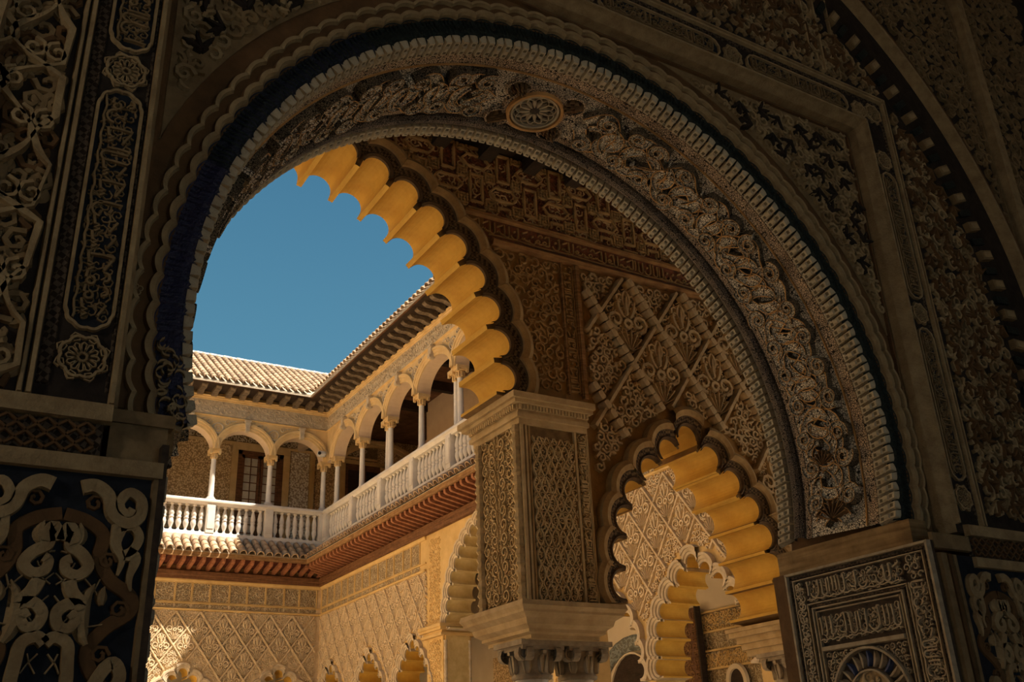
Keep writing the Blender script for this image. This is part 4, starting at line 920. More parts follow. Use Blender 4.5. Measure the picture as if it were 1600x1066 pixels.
cartouche(O, (cx_l, 2.80), 0, .14, True, 1, True)
for k, (z0, z1) in enumerate(((2.89, 3.78), (3.955, 4.85))): cartouche(O, (cx_l, (z0 + z1) / 2), z1 - z0, .138, True, 20 + k, False)
cartouche(O, (cx_l, 3.868), 0, .135, True, 1, True); cartouche(O, (cx_l, 4.94), 0, .135, True, 1, True)
cx_r = 4.448
cartouche(O, (cx_r, 2.80), 0, .125, True, 1, True)
for k, (z0, z1) in enumerate(((2.89, 3.74), (3.92, 4.74))): cartouche(O, (cx_r, (z0 + z1) / 2), z1 - z0, .118, True, 30 + k, False)
cartouche(O, (cx_r, 3.83), 0, .12, True, 1, True); cartouche(O, (cx_r, 5.165), 0, .13, True, 1, True); cartouche(O, (cx_r, 4.83), 0, .12, True, 1, True)
for k, (x0, x1) in enumerate(((3.42, 4.22), (2.42, 3.22), (1.42, 2.22), (.5, 1.22))):
    cartouche(O, ((x0 + x1) / 2, 5.152), x1 - x0, .125, False, 40 + k, False); cartouche(O, (x0 - .1, 5.152), 0, .125, False, 1, True)
cartouche(O, (4.325, 5.152), 0, .11, False, 1, True)
# pale splayed edge of the recess
for nm, P in (('frame_reveal', [(AR, 2.62), (AR, AT)]), ('frame_reveal', [(AR, AT), (AL, AT)]), ('frame_reveal', [(AL, 2.62), (AL, AT)])):
    b = MB(); d_ = -1; (ux, vz), (ux2, vz2) = P; o = .018
    if nm and ux == ux2: s_ = 1 if ux > 2 else -1; b.add([(ux - s_ * .0, YO, vz), (ux2, YO, vz2), (ux2 - s_ * o, YS, vz2), (ux - s_ * o, YS, vz), (ux - s_ * o, YO + .05, vz), (ux2 - s_ * o, YO + .05, vz2)], [(0, 1, 5, 4), (4, 5, 2, 3)])
    else: b.add([(ux, YO, vz), (ux2, YO, vz2), (ux2, YO + .05, vz2 - o), (ux, YO + .05, vz - o), (ux, YS, vz - o), (ux2, YS, vz2 - o)], [(0, 1, 2, 3), (3, 2, 5, 4)])
    part(nm, b, 'wall_cream', near, I4)
strip('stile', .425, .50, 2.70, 3.6, .006, 'wall_brown', S_)
# spandrel carving
RM = 1.955
insp = lambda u, v: AL + .06 < u < AR - .04 and v < AT - .04 and math.hypot(u - CX, v - CZ) > RM + .07 and v > 3.7
b = MB(); t0_ = math.asin((3.72 - CZ) / (RM + .065)); P = [(AL + .05, 3.72), (AL + .05, AT - .03), (AR - .04, AT - .03), (AR - .04, 3.72)] + [(CX + (RM + .065) * cos(t), CZ + (RM + .065) * sin(t)) for t in [t0_ + (PI - 2 * t0_) * i / 50 for i in range(51)]]
slab(b, [dedupe(P)], YS - .004, YS)
part('spandrel_ground', b, 'wall_tan', near, I4)
b = MB(); scrolls(b, S_, (AL, AR, 3.1, AT), .085, .022, .022, insp, 61, n=9, k_mi=1); part('spandrel_carving', b, ['wall_cream', 'wall_tan'], near, I4, stuff=True)
rnd = random.Random(2); b = MB()
for i in range(26):
    for j in range(14):
        u, v = AL + .08 + i * .15 + (.075 if j % 2 else 0), 3.2 + j * .135; a = rnd.uniform(0, 6.28)
        if insp(u, v) and insp(u + .08 * cos(a), v + .08 * sin(a)) and insp(u - .04, v):
            for s_ in (-.6, 0, .6): leaf(b, S_, (u, v), a + s_, .085, .034, .03, 0, bend=s_, n=5)
part('spandrel_leaves', b, 'wall_ground', near, I4, stuff=True)
# outlying thin border inside the frame
b = MB(); ribbon(b, S_, [(AL + .03, 3.3), (AL + .03, AT - .03), (AR - .035, AT - .03), (AR - .035, 3.3)], .02, .02); part('spandrel_border', b, 'wall_brown', near, I4)
b = MB(); box(b, AL, JL, 2.95, YS + .02, 2.44, 2.66); box(b, AL, .60, 2.94, YS, 2.62, 2.66); part('impost_block', b, 'wall_tan', near, I4)
# ledges and basket-weave band
for u0, u1 in ((-4, .418), (4.40, 9.5)):
    strip('ledge', u0, u1, 2.60, 2.66, .03, 'wall_cream'); strip('weave_band', u0, u1 - (.02 if u1 < 1 else 0), 2.50, 2.60, .01, 'band_dark')
    s = MB(); 
    uu0, uu1 = (-.3, .40) if u1 < 1 else (4.42, 6.6)
    for k in range(int((uu1 - uu0) / .026)):
        for j in range(4):
            a = uu0 + k * .026; v = 2.508 + j * .023; sg = 1 if (k + j) % 2 else -1
            ribbon(s, O, [(a, v + (.018 if sg < 0 else 0)), (a + .024, v + (.018 if sg > 0 else 0))], .010, .012, h0=.01)
    part('weave_relief', s, 'wall_brown', near, I4, stuff=True)
    strip('ledge', u0, u1 + (.16 if u1 < 1 else 0), 2.445, 2.50, .03, 'wall_cream')
strip('ledge', JR + .02, 4.40, 2.52, 2.60, .02, 'wall_tan')
# big leafy field at the far left, and fields outside the frame on the right
b = MB(); 
wave = lambda x0, ph, amp, n=90: [(x0 + amp * sin((2.66 + i * .026) * 2 * PI / .54 + ph) + amp * .35 * sin((2.66 + i * .026) * 4 * PI / .54 + ph), 2.66 + i * .026) for i in range(n)]
for x0 in (-.32, -.10, .12, ):
    for ph in (0, PI): ribbon(b, O, [q for q in wave(x0 - .05, ph + (PI if x0 == -.10 else 0), .10) if q[0] < .142], lambda t: .022 + .009 * sin(t * 60), .034)
for i in range(5):
    for j in range(9):
        for s_ in (1, -1):
            c = (-.16 + i * .11 * 1.0 + s_ * .035, 2.76 + j * .27 + (.135 if i % 2 else 0))
            if c[0] < .10: ribbon(b, O, spiral(c[0], c[1], .042, .010, PI / 2, s_ * 1.2, 10), .016, .034)
part('field_net', b, 'wall_cream', near, I4, stuff=True)
b = MB(); scrolls(b, O, (-.35, .146, 2.67, 5.0), .085, .024, .016, None, 71, n=7, k_mi=1); part('field_carving', b, ['wall_tan', 'wall_brown'], near, I4, stuff=True)
AC, AZ, AR1, AC2, AZ2, AR2 = 2.635, 3.69, 2.665, 2.752, 3.76, 2.846
ofield = lambda u, v: (u > 4.60 or v > 5.33) and math.hypot(u - AC, v - AZ) < AR1 - .10
b = MB(); scrolls(b, O, (2.2, 5.6, 2.72, 6.6), .10, .022, .02, ofield, 73, n=8, k_mi=1); part('field_carving', b, ['wall_cream', 'wall_tan'], near, I4, stuff=True)
b = MB(); rnd = random.Random(8)
for i in range(30):
    for j in range(34):
        u, v = 2.3 + i * .12 + (.06 if j % 2 else 0), 2.8 + j * .11; a = rnd.uniform(0, 6.28)
        if ofield(u, v) and ofield(u + .07 * cos(a), v + .07 * sin(a)):
            for s_ in (-.7, 0, .7): leaf(b, O, (u, v), a + s_, .075, .032, .03, 0, bend=s_, n=4)
part('field_leaves', b, 'wall_brown', near, I4, stuff=True)
for u in (3.95, 4.06): strip('panel_moulding', u, u + .02, 5.33, 6.2, .03, 'wall_cream')
strip('panel_moulding', 4.20, 4.215, 5.33, 6.0, .02, 'wall_cream')
# relieving arch: chain of blocks and rounded moulding
bl = MB(); box(bl, -.030, .030, -.035, 0, -.055, .055); box(bl, -.018, .018, -.042, -.03, -.038, .038, 1); bl = bl.mesh('arch_block', ['wall_tan', 'wall_cream'])
bl2 = MB(); box(bl2, -.022, .022, -.02, 0, -.06, .06); bl2 = bl2.mesh('arch_block', ['lobe_green'])
for k in range(58):
    a = -4 + k * 2.1; part('arch_block', bl if k % 2 else bl2, None, near, T((AC + AR1 * cos(rad(a)), YO, AZ + AR1 * sin(rad(a)))) @ RY(90 - a))
b = MB(); ribbon(b, O, arc(AC2, AZ2, AR2, rad(-14), rad(190), 80), .045, .07, flat=.5); part('arch_moulding', b, 'wall_cream', near, I4)
b = MB(); ribbon(b, O, arc(AC2, AZ2, AR2 + .09, rad(-14), rad(190), 80), .07, .03); part('arch_moulding', b, 'wall_brown', near, I4)
b = MB(); cf = lambda u, v: math.hypot(u - AC2, v - AZ2) > AR2 + .14 and u < 5.62
scrolls(b, O, (3.6, 5.62, 4.4, 7.0), .12, .02, .02, cf, 75, n=8); part('field_carving', b, 'wall_tan', near, I4, stuff=True)
strip('frame_moulding', 5.63, 5.72, 2.66, 8.2, .07, 'wall_cream'); strip('frame_moulding', 5.60, 5.615, 2.66, 8.2, .02, 'wall_tan')
b = MB(); scrolls(b, O, (5.76, 6.6, 2.7, 7.4), .14, .024, .022, None, 77, n=8); part('field_carving', b, 'wall_tan', near, I4, stuff=True)
# lower panels of large cream scrolls on a dark ground, mirrored about each axis
LW = PY(2.92)
def lower_motif(b, ax, sg, brown=False):
    m = lambda P: [(ax + sg * (x - .323), z) for x, z in P]
    rb = lambda P, w_, h, mi=0, n=5: ribbon(b, LW, m(cat(P, n)), (lambda t: 1.35 * w_(t)) if callable(w_) else 1.35 * w_, h, mi, flat=.85)
    rb([(.361, 2.402), (.395, 2.409), (.432, 2.385), (.450, 2.335), (.489, 2.309), (.524, 2.33), (.523, 2.378), (.489, 2.399), (.466, 2.372), (.472, 2.345), (.492, 2.338), (.501, 2.352)], lambda t: .030 * (1.1 - .5 * t), .022)
    rb([(.475, 2.30), (.468, 2.25), (.490, 2.205), (.482, 2.161)], lambda t: .030 * (1.15 - t), .02); rb([(.475, 2.295), (.51, 2.30), (.53, 2.27), (.515, 2.235), (.49, 2.22)], .020, .02)
    rb([(.500, 2.225), (.525, 2.21), (.515, 2.16), (.522, 2.121)], lambda t: .034 * (1.1 - t), .02)
    rb([(.330, 2.245), (.342, 2.283), (.356, 2.262), (.352, 2.235), (.385, 2.212), (.404, 2.18), (.380, 2.156), (.350, 2.165), (.344, 2.190), (.358, 2.200)], lambda t: .030 * (1.05 - .35 * t), .024)
    leaf(b, LW, m([(.372, 2.24)])[0], PI / 2 - sg * .2, .06, .035, .022, 0, bend=sg * .6)
    rb([(.360, 2.14), (.372, 2.11), (.398, 2.078), (.365, 2.078), (.340, 2.052), (.350, 2.020), (.376, 2.016), (.390, 2.04), (.373, 2.056)], lambda t: .030 * (1.0 - .3 * t), .024)
    leaf(b, LW, m([(.425, 1.975)])[0], PI / 2 + sg * .5, .17, .045, .022, 0, bend=-sg * 1.2); leaf(b, LW, m([(.452, 2.08)])[0], PI / 2 + sg * .2, .05, .03, .024, 0, bend=-sg * .5)
    rb([(.323, 1.975), (.345, 1.992), (.378, 1.975), (.385, 1.93), (.388, 1.86), (.36, 1.80), (.34, 1.82)], .026, .024)
    rb([(.44, 1.83), (.47, 1.90), (.50, 1.93), (.52, 1.89), (.49, 1.83), (.45, 1.78)], .028, .022)
    rb([(.327, 2.324), (.386, 2.309), (.434, 2.273), (.431, 2.211), (.465, 2.151), (.523, 2.11), (.528, 2.067), (.47, 2.021), (.431, 1.967), (.442, 1.916), (.50, 1.84), (.543, 1.80)], .030, .010, 1)
    for c in ((.452, 2.20), (.498, 2.07), (.40, 2.36), (.463, 1.95)): ribbon(b, LW, m(spiral(c[0], c[1], .026, .008, 0, 1.2, 8)), .012, .013, 1)
    for p0, p1 in (((.40, 2.15), (.45, 2.09)), ((.41, 2.09), (.44, 2.15)), ((.33, 2.13), (.365, 2.16)), ((.325, 2.16), (.36, 2.12)), ((.33, 2.10), (.35, 2.07)), ((.41, 2.02), (.46, 2.03)), ((.33, 2.22), (.345, 2.215)), ((.335, 1.95), (.37, 1.90)), ((.36, 1.95), (.335, 1.90)), ((.355, 2.17), (.37, 2.19)), ((.36, 2.03), (.37, 2.05))): ribbon(b, LW, m([p0, ((p0[0] + p1[0]) / 2 + .004, (p0[1] + p1[1]) / 2), p1]), .005, .012)
for k, ax in enumerate((.323, -.117, -.557, 4.52, 4.96, 5.40, 5.84)):
    b = MB()
    for sg in (1, -1): lower_motif(b, ax, sg)
    part('scroll_panel', b, ['wall_cream', 'wall_brown'], near, I4, stuff=True)
strip('panel_stile', .548, .583, 1.0, 2.45, .014, 'wall_tan', LW); strip('panel_stile', 4.12, 4.17, 1.0, 2.50, .03, 'wall_tan', LW); strip('panel_stile', 4.19, 4.22, 1.0, 2.50, .02, 'wall_brown', LW); strip('panel_stile', 4.235, 4.265, 1.0, 2.50, .014, 'wall_tan', LW)

# ------------------------------------------------------------------ the horseshoe arch itself
ha = thing('horseshoe_arch', 'great horseshoe doorway arch with carved speckled soffit and rope edges', 'arch', T((CX, YS, 2.6)))
def CI(s, d, h):          # soffit surface: s = arc length, d = depth from the front edge, h towards the opening
    t = d / .79; a = s / 1.74; r = RA_ - .035 * t - h
    return (CX + .036 * t + r * cos(a), YS + d, CZ + .037 * t + r * sin(a))
sA, sB = rad(A0) * 1.74, rad(A1) * 1.74
def soffit(nm, d0, d1, h, m, prof=None, n=110, par=ha):
    b = MB(); pr = prof or [(d0, h), (d1, h)]; k = len(pr)
    b.add([CI(sA + (sB - sA) * i / n, d, hh) for i in range(n + 1) for d, hh in pr], [(i * k + c, i * k + c + 1, (i + 1) * k + c + 1, (i + 1) * k + c) for i in range(n) for c in range(k - 1)])
    return part(nm, b, m, par, I4)
fld = soffit('soffit_field', .10, .60, 0, 'speckle'); soffit('soffit_border', .125, .185, .006, 'speckle_border', [(.12, 0), (.122, .006), (.183, .006), (.185, 0)])
soffit('border_line', .186, .195, .012, 'orange_edge', [(.186, 0), (.188, .012), (.194, .012), (.196, 0)]); soffit('soffit_border', .565, .60, .004, 'speckle_border', [(.563, 0), (.565, .006), (.60, .006), (.602, 0)])
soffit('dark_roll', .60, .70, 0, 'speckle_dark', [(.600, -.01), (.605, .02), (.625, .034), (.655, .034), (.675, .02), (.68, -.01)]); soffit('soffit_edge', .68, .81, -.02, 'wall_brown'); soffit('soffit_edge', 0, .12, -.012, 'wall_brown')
# vines
b = MB(); R_ = random.Random(4); L = 1.74
skip = lambda s: abs(s - rad(91) * L) < .28
def vine(P, w_, h=.034, edge=1):
    run = []
    for q in P + [None]:
        if q and sA + .04 < q[0] < sB - .03 and .215 < q[1] < .545 and not skip(q[0]): run.append(q)
        else:
            if len(run) > 4: ribbon(b, CI, run, w_, h, 0, edge=edge)
            run = []
per = .56
for ph in (0, PI):
    P = [(s, .38 + .115 * sin(2 * PI * s / per + ph) + .02 * sin(2 * PI * s / per * 3.1 + ph)) for s in [sA + .05 + i * .018 for i in range(345)]]
    vine(P, lambda t: .078, .040)
k = 0; s = sA + .18
while s < sB - .15:
    for sg in (1, -1):
        if skip(s): continue
        c = (s + R_.uniform(-.03, .03), .38 + sg * R_.uniform(.095, .125)); hd = sg * (1 if k % 2 else -1)
        if .24 < c[1] < .52: ribbon(b, CI, spiral(c[0], c[1], .055, .012, R_.uniform(0, 6.28), hd * 1.35, 18), lambda t: .036 * (1.1 - .4 * t), .054, 0, edge=1); mb_ = b; 
        q = (s + .07, .38 - sg * .06); a = R_.uniform(-.6, .6) + (0 if sg > 0 else PI)
        pts = [(q[0] + .16 * t * cos(a + t * 1.2), q[1] + .16 * t * sin(a + t * 1.2)) for t in [i / 9 for i in range(10)]]
        if all(.215 < p_[1] < .545 and sA + .03 < p_[0] < sB - .03 and not skip(p_[0]) for p_ in pts): ribbon(b, CI, pts, lambda t: .075 * sin(PI * (.15 + .8 * t)), .048, 0, edge=1)
        p0 = (s - .05, .38 + sg * .03); a2 = sg * 1.1 + R_.uniform(-.3, .3); pts = [(p0[0] + .10 * t * cos(a2 + t), p0[1] + .10 * t * sin(a2 + t)) for t in [i / 7 for i in range(8)]]
        if all(.215 < p_[1] < .545 and sA + .03 < p_[0] < sB - .03 and not skip(p_[0]) for p_ in pts): ribbon(b, CI, pts, .040, .050, 0, edge=1)
    s += per / 3; k += 1
part('soffit_vine', b, ['speckle', 'orange_edge', 'speckle_side'], ha, I4, stuff=True)
# roundel at the crown with four pine cones
rs, rd = rad(91) * L, .425
g2 = lambda u, v, h: CI(rs + u, rd + v, h)
rnl = MB(); 
for r_, w_, h_, mi in ((.170, .030, .020, 2), (.150, .022, .040, 0), (.128, .016, .034, 1)): ribbon(rnl, g2, arc(0, 0, r_, 0, 2 * PI, 40)[:-1], w_, h_, mi, closed=True)
ron = part('roundel', rnl, ['orange_edge', 'jamb_carved', 'speckle_border'], ha, I4)
b = MB(); b.add([g2(.122 * cos(t), .122 * sin(t), .008) for t in [2 * PI * i / 32 for i in range(32)]], [tuple(range(32))]); part('roundel_ground', b, 'jamb_ground', ron, I4)
b = MB(); b.add([g2(.026 * cos(t), .026 * sin(t), .02) for t in [2 * PI * i / 12 for i in range(12)]], [tuple(range(12))]); part('roundel_hub', b, 'jamb_ground', ron, I4)
for k in range(12):
    t = 2 * PI * k / 12; b = MB(); leaf(b, g2, (.028 * cos(t), .028 * sin(t)), t, .065, .032, .024, 0, bend=0, n=5); part('petal', b, 'jamb_carved', ron, I4)
    for s_ in (1, -1): b = MB(); ribbon(b, g2, [(r_ * cos(t + s_ * o), r_ * sin(t + s_ * o)) for r_, o in ((.085, 0), (.10, .16), (.112, .34), (.118, .52))], .007, .026); part('tracery', b, 'jamb_carved', ron, I4)
ribs_ = MB()
for q in range(4): ribbon(ribs_, g2, arc(.235 * cos(PI / 4 + q * PI / 2), .175 * sin(PI / 4 + q * PI / 2), .068, 0, 2 * PI, 16)[:-1], .014, .022, 0, closed=True)
part('cone_frame', ribs_, 'speckle_border', ha, I4, stuff=True)
for q in range(4):
    a = PI / 4 + q * PI / 2; c = (.235 * cos(a), .175 * sin(a)); b = MB(); ang = math.atan2(c[1], c[0])
    for i in range(5):
        n_ = (1, 3, 4, 3, 2)[::-1][i]
        for j in range(n_): o = (j - (n_ - 1) / 2) * .024; p_ = (c[0] + (-.045 + i * .023) * cos(ang) - o * sin(ang), c[1] + (-.045 + i * .023) * sin(ang) + o * cos(ang)); ribbon(b, g2, [(p_[0] - .012 * cos(ang), p_[1] - .012 * sin(ang)), p_, (p_[0] + .013 * cos(ang), p_[1] + .013 * sin(ang))], lambda t: .025 * (1 - .6 * t), .045 - abs(o) * .5, 0, flat=.3)
    part('pine_cone', b, 'shell_brown', ha, I4)
for ang_, d_, R__ in ((-11.2, .375, .115), (-.8, .40, .085), (183, .39, .09)):
    b = MB(); shell(b, CI, (rad(ang_) * L, d_), R__, 0 if ang_ < 90 else PI, .06, 0, ribs=8, spread=2.4); part('scallop_shell', b, 'shell_brown', ha, I4)
# rope edges made of single blocks
def rope_mesh(ln):
    m = MB(); w_, t_ = .0215, .034; sh = .022
    v = [(-w_ - sh / 2, 0), (w_ - sh / 2, 0), (w_ + sh / 2, ln), (-w_ + sh / 2, ln)]
    m.add([(a, y, 0) for a, y in v] + [(a * .72, y + (.006 if y == 0 else -.006), -t_) for a, y in v], [(4, 5, 6, 7), (0, 1, 5, 4), (1, 2, 6, 5), (2, 3, 7, 6), (3, 0, 4, 7)], 0)
    for y in (.026, ln - .026): xo = sh * (y / ln - .5); m.add([(xo + q[0] * .0085, y + q[1] * .0085, -t_ - .001) for q in ((-1, -1), (1, -1), (1, 1), (-1, 1))], [(0, 1, 2, 3)], 1)
    y = ln / 2; m.add([(-w_ * .7, y - .018, -t_), (w_ * .7, y - .018, -t_), (w_ * .7, y + .018, -t_), (-w_ * .7, y + .018, -t_), (-w_ * .4, y - .012, -t_ - .008), (w_ * .4, y - .012, -t_ - .008), (w_ * .4, y + .012, -t_ - .008), (-w_ * .4, y + .012, -t_ - .008)], [(4, 5, 6, 7), (0, 1, 5, 4), (1, 2, 6, 5), (2, 3, 7, 6), (3, 0, 4, 7)], 0)
    return m.mesh('rope_block', ['rope', 'rope_hole'])
for nm, ln, y, t, n_ in (('rope_block', .112, YS - .002, 0.05, 128), ('rope_block', .100, YS + .700, .93, 128)):
    me = rope_mesh(ln); r_ = RA_ - .035 * t + .012; cx, cz = CX + .036 * t, CZ + .037 * t
    for k in range(n_):
        a = A0 + .6 + (A1 - A0 - 1.2) * k / (n_ - 1); part(nm, me, None, ha, T((cx + r_ * cos(rad(a)), y, cz + r_ * sin(rad(a)))) @ RY(90 - a))
# scalloped moulding and the dark hollow lobes between it and the rope
def scal(width, prof, mis, mats, amp, nm, rad0, n=8):
    m = MB(); k = len(prof)
    for i in range(n + 1):
        s_ = -1 + 2 * i / n; a = s_ * width / 2 / rad0
        for r_, h_ in prof: rr = r_ + amp * (1 - s_ * s_); m.v.append((rr * sin(a), -h_, rr * cos(a)))
    for i in range(n):
        for c in range(k - 1): m.f.append((i * k + c, i * k + c + 1, (i + 1) * k + c + 1, (i + 1) * k + c)); m.m.append(mis[c])
    return m.mesh(nm, mats)
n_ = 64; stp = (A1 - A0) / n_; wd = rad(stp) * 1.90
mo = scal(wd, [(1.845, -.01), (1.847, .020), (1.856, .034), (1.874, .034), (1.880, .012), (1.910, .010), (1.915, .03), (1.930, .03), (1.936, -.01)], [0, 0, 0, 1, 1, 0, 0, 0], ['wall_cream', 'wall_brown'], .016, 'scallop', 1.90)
lo1 = scal(wd, [(1.742, -.03), (1.752, -.002), (1.765, .010), (1.785, .006), (1.808, -.004), (1.830, -.006), (1.85, .004)], [0] * 6, ['lobe_green'], .014, 'hollow_lobe', 1.80); lo2 = lo1.copy(); lo2.materials.clear(); lo2.materials.append(MATS['lobe_blue_glow']); lo3 = lo1.copy(); lo3.materials.clear(); lo3.materials.append(MATS['lobe_half_glow'])
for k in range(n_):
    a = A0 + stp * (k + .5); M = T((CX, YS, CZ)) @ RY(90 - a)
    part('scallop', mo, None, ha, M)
    part('hollow_lobe', lo2 if a > 160 else (lo3 if a > 128 else lo1), None, ha, M)  # glow on the left side painted by angle; the lobes share one paint
    # ribs inside each hollow
rb_ = MB()
for s_ in (-.6, -.2, .2, .6):
    a = s_ * wd / 2 / 1.8; pts = [(1.755, .004), (1.78, .008), (1.81, -.002), (1.838, -.002)]
    rb_.add([((r_ + .014 * (1 - s_ * s_)) * sin(a + e_), -h_ - .004, (r_ + .014 * (1 - s_ * s_)) * cos(a + e_)) for r_, h_ in pts for e_ in (-.0022, 0.0022)], [(0, 1, 3, 2), (2, 3, 5, 4), (4, 5, 7, 6)])
rb1 = rb_.mesh('lobe_ribs', ['lobe_green']); rb2 = rb_.mesh('lobe_ribs', ['lobe_blue_glow'])
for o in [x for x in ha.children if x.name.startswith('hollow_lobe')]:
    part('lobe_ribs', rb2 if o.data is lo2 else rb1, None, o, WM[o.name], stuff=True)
# carved bud closing the hollow at the left foot
b = MB(); HF = lambda u, v, h: (CX + (1.80 - h) * cos(v), YS - .075 - u - .5 * h, CZ + (1.80 - h) * sin(v))
b2 = lambda u, v, h: (CX + (1.815 + u) * cos(rad(v)), YS - .02 - h + .4 * abs(u), CZ + (1.815 + u) * sin(rad(v)))
rnd = random.Random(6)
for i in range(34):
    c = (rnd.uniform(-.04, .03), rnd.uniform(184.5, 194)); P = [(c[0] + .018 * cos(t + i), c[1] + .6 * sin(t + i)) for t in [q * .5 for q in range(7)]]
    vs = [b2(p_[0], p_[1], .014) for p_ in P]; 
    for q0, q1 in zip(vs[:-1], vs[1:]):
        d_ = .004; b.add([(q0[0], q0[1], q0[2] - d_), (q0[0], q0[1], q0[2] + d_), (q1[0], q1[1], q1[2] + d_), (q1[0], q1[1], q1[2] - d_), (q0[0], q0[1] + .02, q0[2] - d_), (q0[0], q0[1] + .02, q0[2] + d_), (q1[0], q1[1] + .02, q1[2] + d_), (q1[0], q1[1] + .02, q1[2] - d_)], [(0, 1, 2, 3), (0, 3, 7, 4), (1, 2, 6, 5)])
part('carved_bud', b, 'wall_cream', ha, I4, stuff=True)
# four-petal flower on the plain stile
b = MB()
for k in range(4): t = k * PI / 2 + .4; ribbon(b, S_, arc(.455 + .011 * cos(t), 3.115 + .011 * sin(t), .009, 0, 2 * PI, 8)[:-1], .005, .012, closed=True)
part('small_flower', b, 'wall_cream', near, I4)

# ------------------------------------------------------------------ jambs
for x0, x1, nm, lab in ((4.075, 4.20, 'impost_beam', 'plain timber impost under the right foot of the horseshoe arch'), (.50, .612, 'impost_beam', 'plain timber impost under the left foot of the horseshoe arch')):
    b = MB(); box(b, x0, x1, 2.99, YB + .01, 2.555, 2.675); th = thing(nm, lab, 'impost', T(((x0 + x1) / 2, 3.4, 2.55))); part('beam', b, 'impost_wood', th, I4)
JX = 4.085; J = PX(JX)
jp = thing('carved_jamb_panel', 'carved stucco jamb panel of script bands around a small niche', 'panel', T((JX, 3.4, 0)))
b = MB(); box(b, JX, JX + .02, 2.905, YB + .03, 0, 2.555); part('panel_ground', b, 'jamb_ground', jp, I4)
b = MB(); box(b, JX - .025, JX + .03, YB - .035, YB + .05, 0, 2.555); part('edge_post', b, 'wall_brown', jp, I4)
def jframe(nm, y0, y1, z1, w_, h_, m): 
    for P in ([(y0, .6), (y0, z1)], [(y0 - w_ / 2, z1), (y1 + w_ / 2, z1)], [(y1, z1), (y1, .6)]): b = MB(); ribbon(b, J, P, w_, h_); part(nm, b, m, jp, I4)
jframe('outer_frame', 2.912, 3.815, 2.548, .016, .03, 'jamb_carved'); jframe('chequer_frame', 2.932, 3.795, 2.53, .022, .012, 'band_dark'); jframe('thin_frame', 2.950, 3.778, 2.512, .008, .02, 'jamb_carved')
jframe('inner_frame', 3.100, 3.668, 2.352, .010, .024, 'jamb_carved'); jframe('chequer_frame', 3.084, 3.684, 2.366, .018, .012, 'band_dark'); jframe('thin_frame', 3.070, 3.700, 2.378, .008, .02, 'jamb_carved'); jframe('thin_frame', 3.120, 3.650, 2.333, .008, .02, 'jamb_carved')
JM = lambda u, v, h: (JX - h, 6.75 - u, v)      # reads left to right seen from inside the doorway
for nm, args in (('script_band', (JM, 6.75 - 3.69, 6.75 - 3.08, 2.388, 2.500, .024, 7, 0)), ('script_panel', (JM, 6.75 - 3.64, 6.75 - 3.13, 2.175, 2.310, .024, 8, 0))):
    b = MB(); script(b, *args, w=.011); bb_ = (args[1], args[2], args[3], args[4]); scrolls(b, JM, bb_, .042, .0085, .016, None, 9, n=8); part(nm, b, 'jamb_carved', jp, I4, stuff=True)
b = MB(); script(b, J, 1.3, 2.38, 2.962, 3.060, .024, 11, 0, vert=True, w=.011); scrolls(b, J, (2.958, 3.064, 1.3, 2.38), .042, .0085, .015, None, 10, n=8); part('script_band', b, 'jamb_carved', jp, I4, stuff=True)
b = MB(); scrolls(b, J, (3.708, 3.772, 1.3, 2.50), .040, .010, .022, None, 12, n=8); part('carved_strip', b, 'jamb_carved', jp, I4, stuff=True)
b = MB(); scrolls(b, J, (2.958, 3.066, 2.385, 2.505), .048, .010, .022, None, 13, n=9); part('corner_rosette', b, 'jamb_carved', jp, I4, stuff=True)
b = MB(); ribbon(b, J, [(3.13, 2.145), (3.64, 2.145)], .028, .03); part('niche_lintel', b, 'jamb_carved', jp, I4)
NC = (3.378, 1.86); nin = lambda u, v: math.hypot((u - NC[0]) / .235, (v - NC[1]) / .262) > 1
b = MB(); scrolls(b, J, (3.135, 3.635, 1.3, 2.125), .035, .008, .016, nin, 14, n=7); part('niche_spandrel', b, 'jamb_carved', jp, I4, stuff=True)
ell = lambda k: [(NC[0] + .235 * k * cos(t), NC[1] + .262 * k * sin(t)) for t in [PI * i / 24 for i in range(25)]]
b = MB(); ribbon(b, J, [(NC[0] + .235, 1.3)] + ell(1.0) + [(NC[0] - .235, 1.3)], .016, .034); part('niche_arch', b, 'jamb_carved', jp, I4)
b = MB(); ribbon(b, J, [(NC[0] + .14, 1.3)] + ell(.60) + [(NC[0] - .14, 1.3)], .012, .03); part('niche_arch', b, 'jamb_carved', jp, I4)
for k in range(15):
    t = PI * (k + .5) / 15; b = MB(); p0 = (NC[0] + .235 * .66 * cos(t), NC[1] + .262 * .66 * sin(t)); leaf(b, J, p0, t + .25, .075, .030, .02, 0, bend=-.5, n=5); part('niche_flute', b, 'jamb_blue' if k % 3 == 1 else 'jamb_carved', jp, I4)
b = MB(); P = [(NC[0] + .14, 1.3)] + ell(.58) + [(NC[0] - .14, 1.3)]; slab(b, [P], .0, .03, mp=lambda u, v, y: (JX - .02 + y, u, v)); part('niche_back', b, 'frieze_panel', jp, I4)
b = MB(); box(b, JL - .02, JL, 2.905, YB + .02, 0, 2.555); lj = thing('carved_jamb', 'dark jamb facing at the left side of the doorway', 'panel', T((JL, 3.4, 0))); part('panel_ground', b, 'jamb_ground', lj, I4)
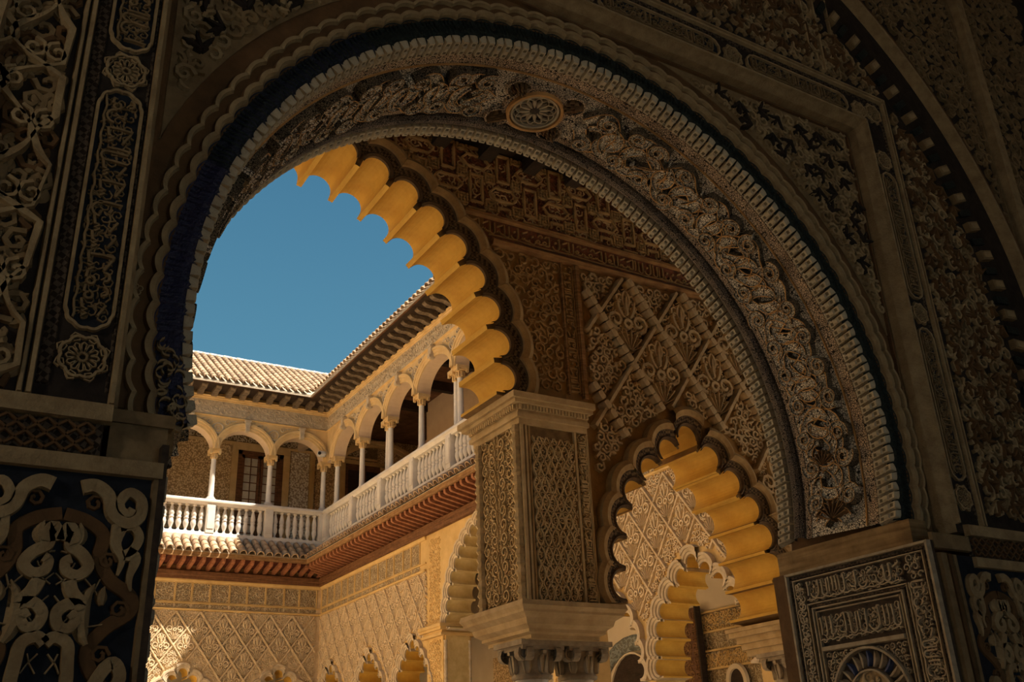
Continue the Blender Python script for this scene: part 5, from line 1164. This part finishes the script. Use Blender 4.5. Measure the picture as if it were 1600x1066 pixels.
s = MB(); scrolls(s, lambda u, v, h: (JL + h, u, v), (2.95, 3.8, 1.4, 2.5), .09, .018, .02, None, 15, n=8); part('carved_relief', s, 'jamb_carved', lj, I4, stuff=True)

# ------------------------------------------------------------------ the room we stand in
wallbox('wall_room_left', I4, -4.2, -4, -5.2, 3.1, 0, 8.5, 'room_plaster'); wallbox('wall_room_right', I4, 9.5, 9.7, -5.2, 3.1, 0, 8.5, 'room_plaster')
wallbox('ceiling_room', I4, -4.2, 9.7, -5.4, 3.9, 8.5, 8.7, 'wood_brown')
w = MB(); slab(w, [[(-4, 0), (9.5, 0), (9.5, 8.5), (-4, 8.5)], [(1, .6), (4.5, .6), (4.5, 4.5), (1, 4.5)]], -5.4, -5.2); struct('wall_room_back', w, ['room_plaster'], I4)
def fill_lamp(x, y, z, lab, e_):  # invented lamp, out of view, added to brighten the near wall and arch
    th = thing('added_fill_lamp', lab, 'fill_lamp', T((x, y, z)))
    b = MB(); lathe(b, [(.02, .55), (.16, .48), (.20, .42)], 8); part('fill_lamp_cap', b, 'iron', th, T((x, y, z)))
    b = MB(); lathe(b, [(.20, 0), (.20, .02), (.02, -.06)], 8); part('fill_lamp_foot', b, 'iron', th, T((x, y, z)))
    for k in range(8): b = MB(); a = k * PI / 4; box(b, .19 * cos(a) - .008, .19 * cos(a) + .008, .19 * sin(a) - .008, .19 * sin(a) + .008, 0, .44); part('fill_lamp_bar', b, 'iron', th, T((x, y, z)))
    b = MB(); lathe(b, [(.006, .55), (.006, 8.5 - z)], 6); part('chain', b, 'iron', th, T((x, y, z)))
    ld = bpy.data.lights.new('fill_light', 'POINT'); ld.energy = e_; ld.shadow_soft_size = .12; ld.color = (1.0, .82, .60)
    lo_ = link('fill_light', ld, th, T((x, y, z + .22)))
fill_lamp(-2.7, 1.5, 3.3, 'unseen fill lamp added in the room left of the viewer', FILL_WATTS); fill_lamp(3.6, -2.6, 4.0, 'unseen fill lamp added in the room behind the viewer', FILL_WATTS * .32)
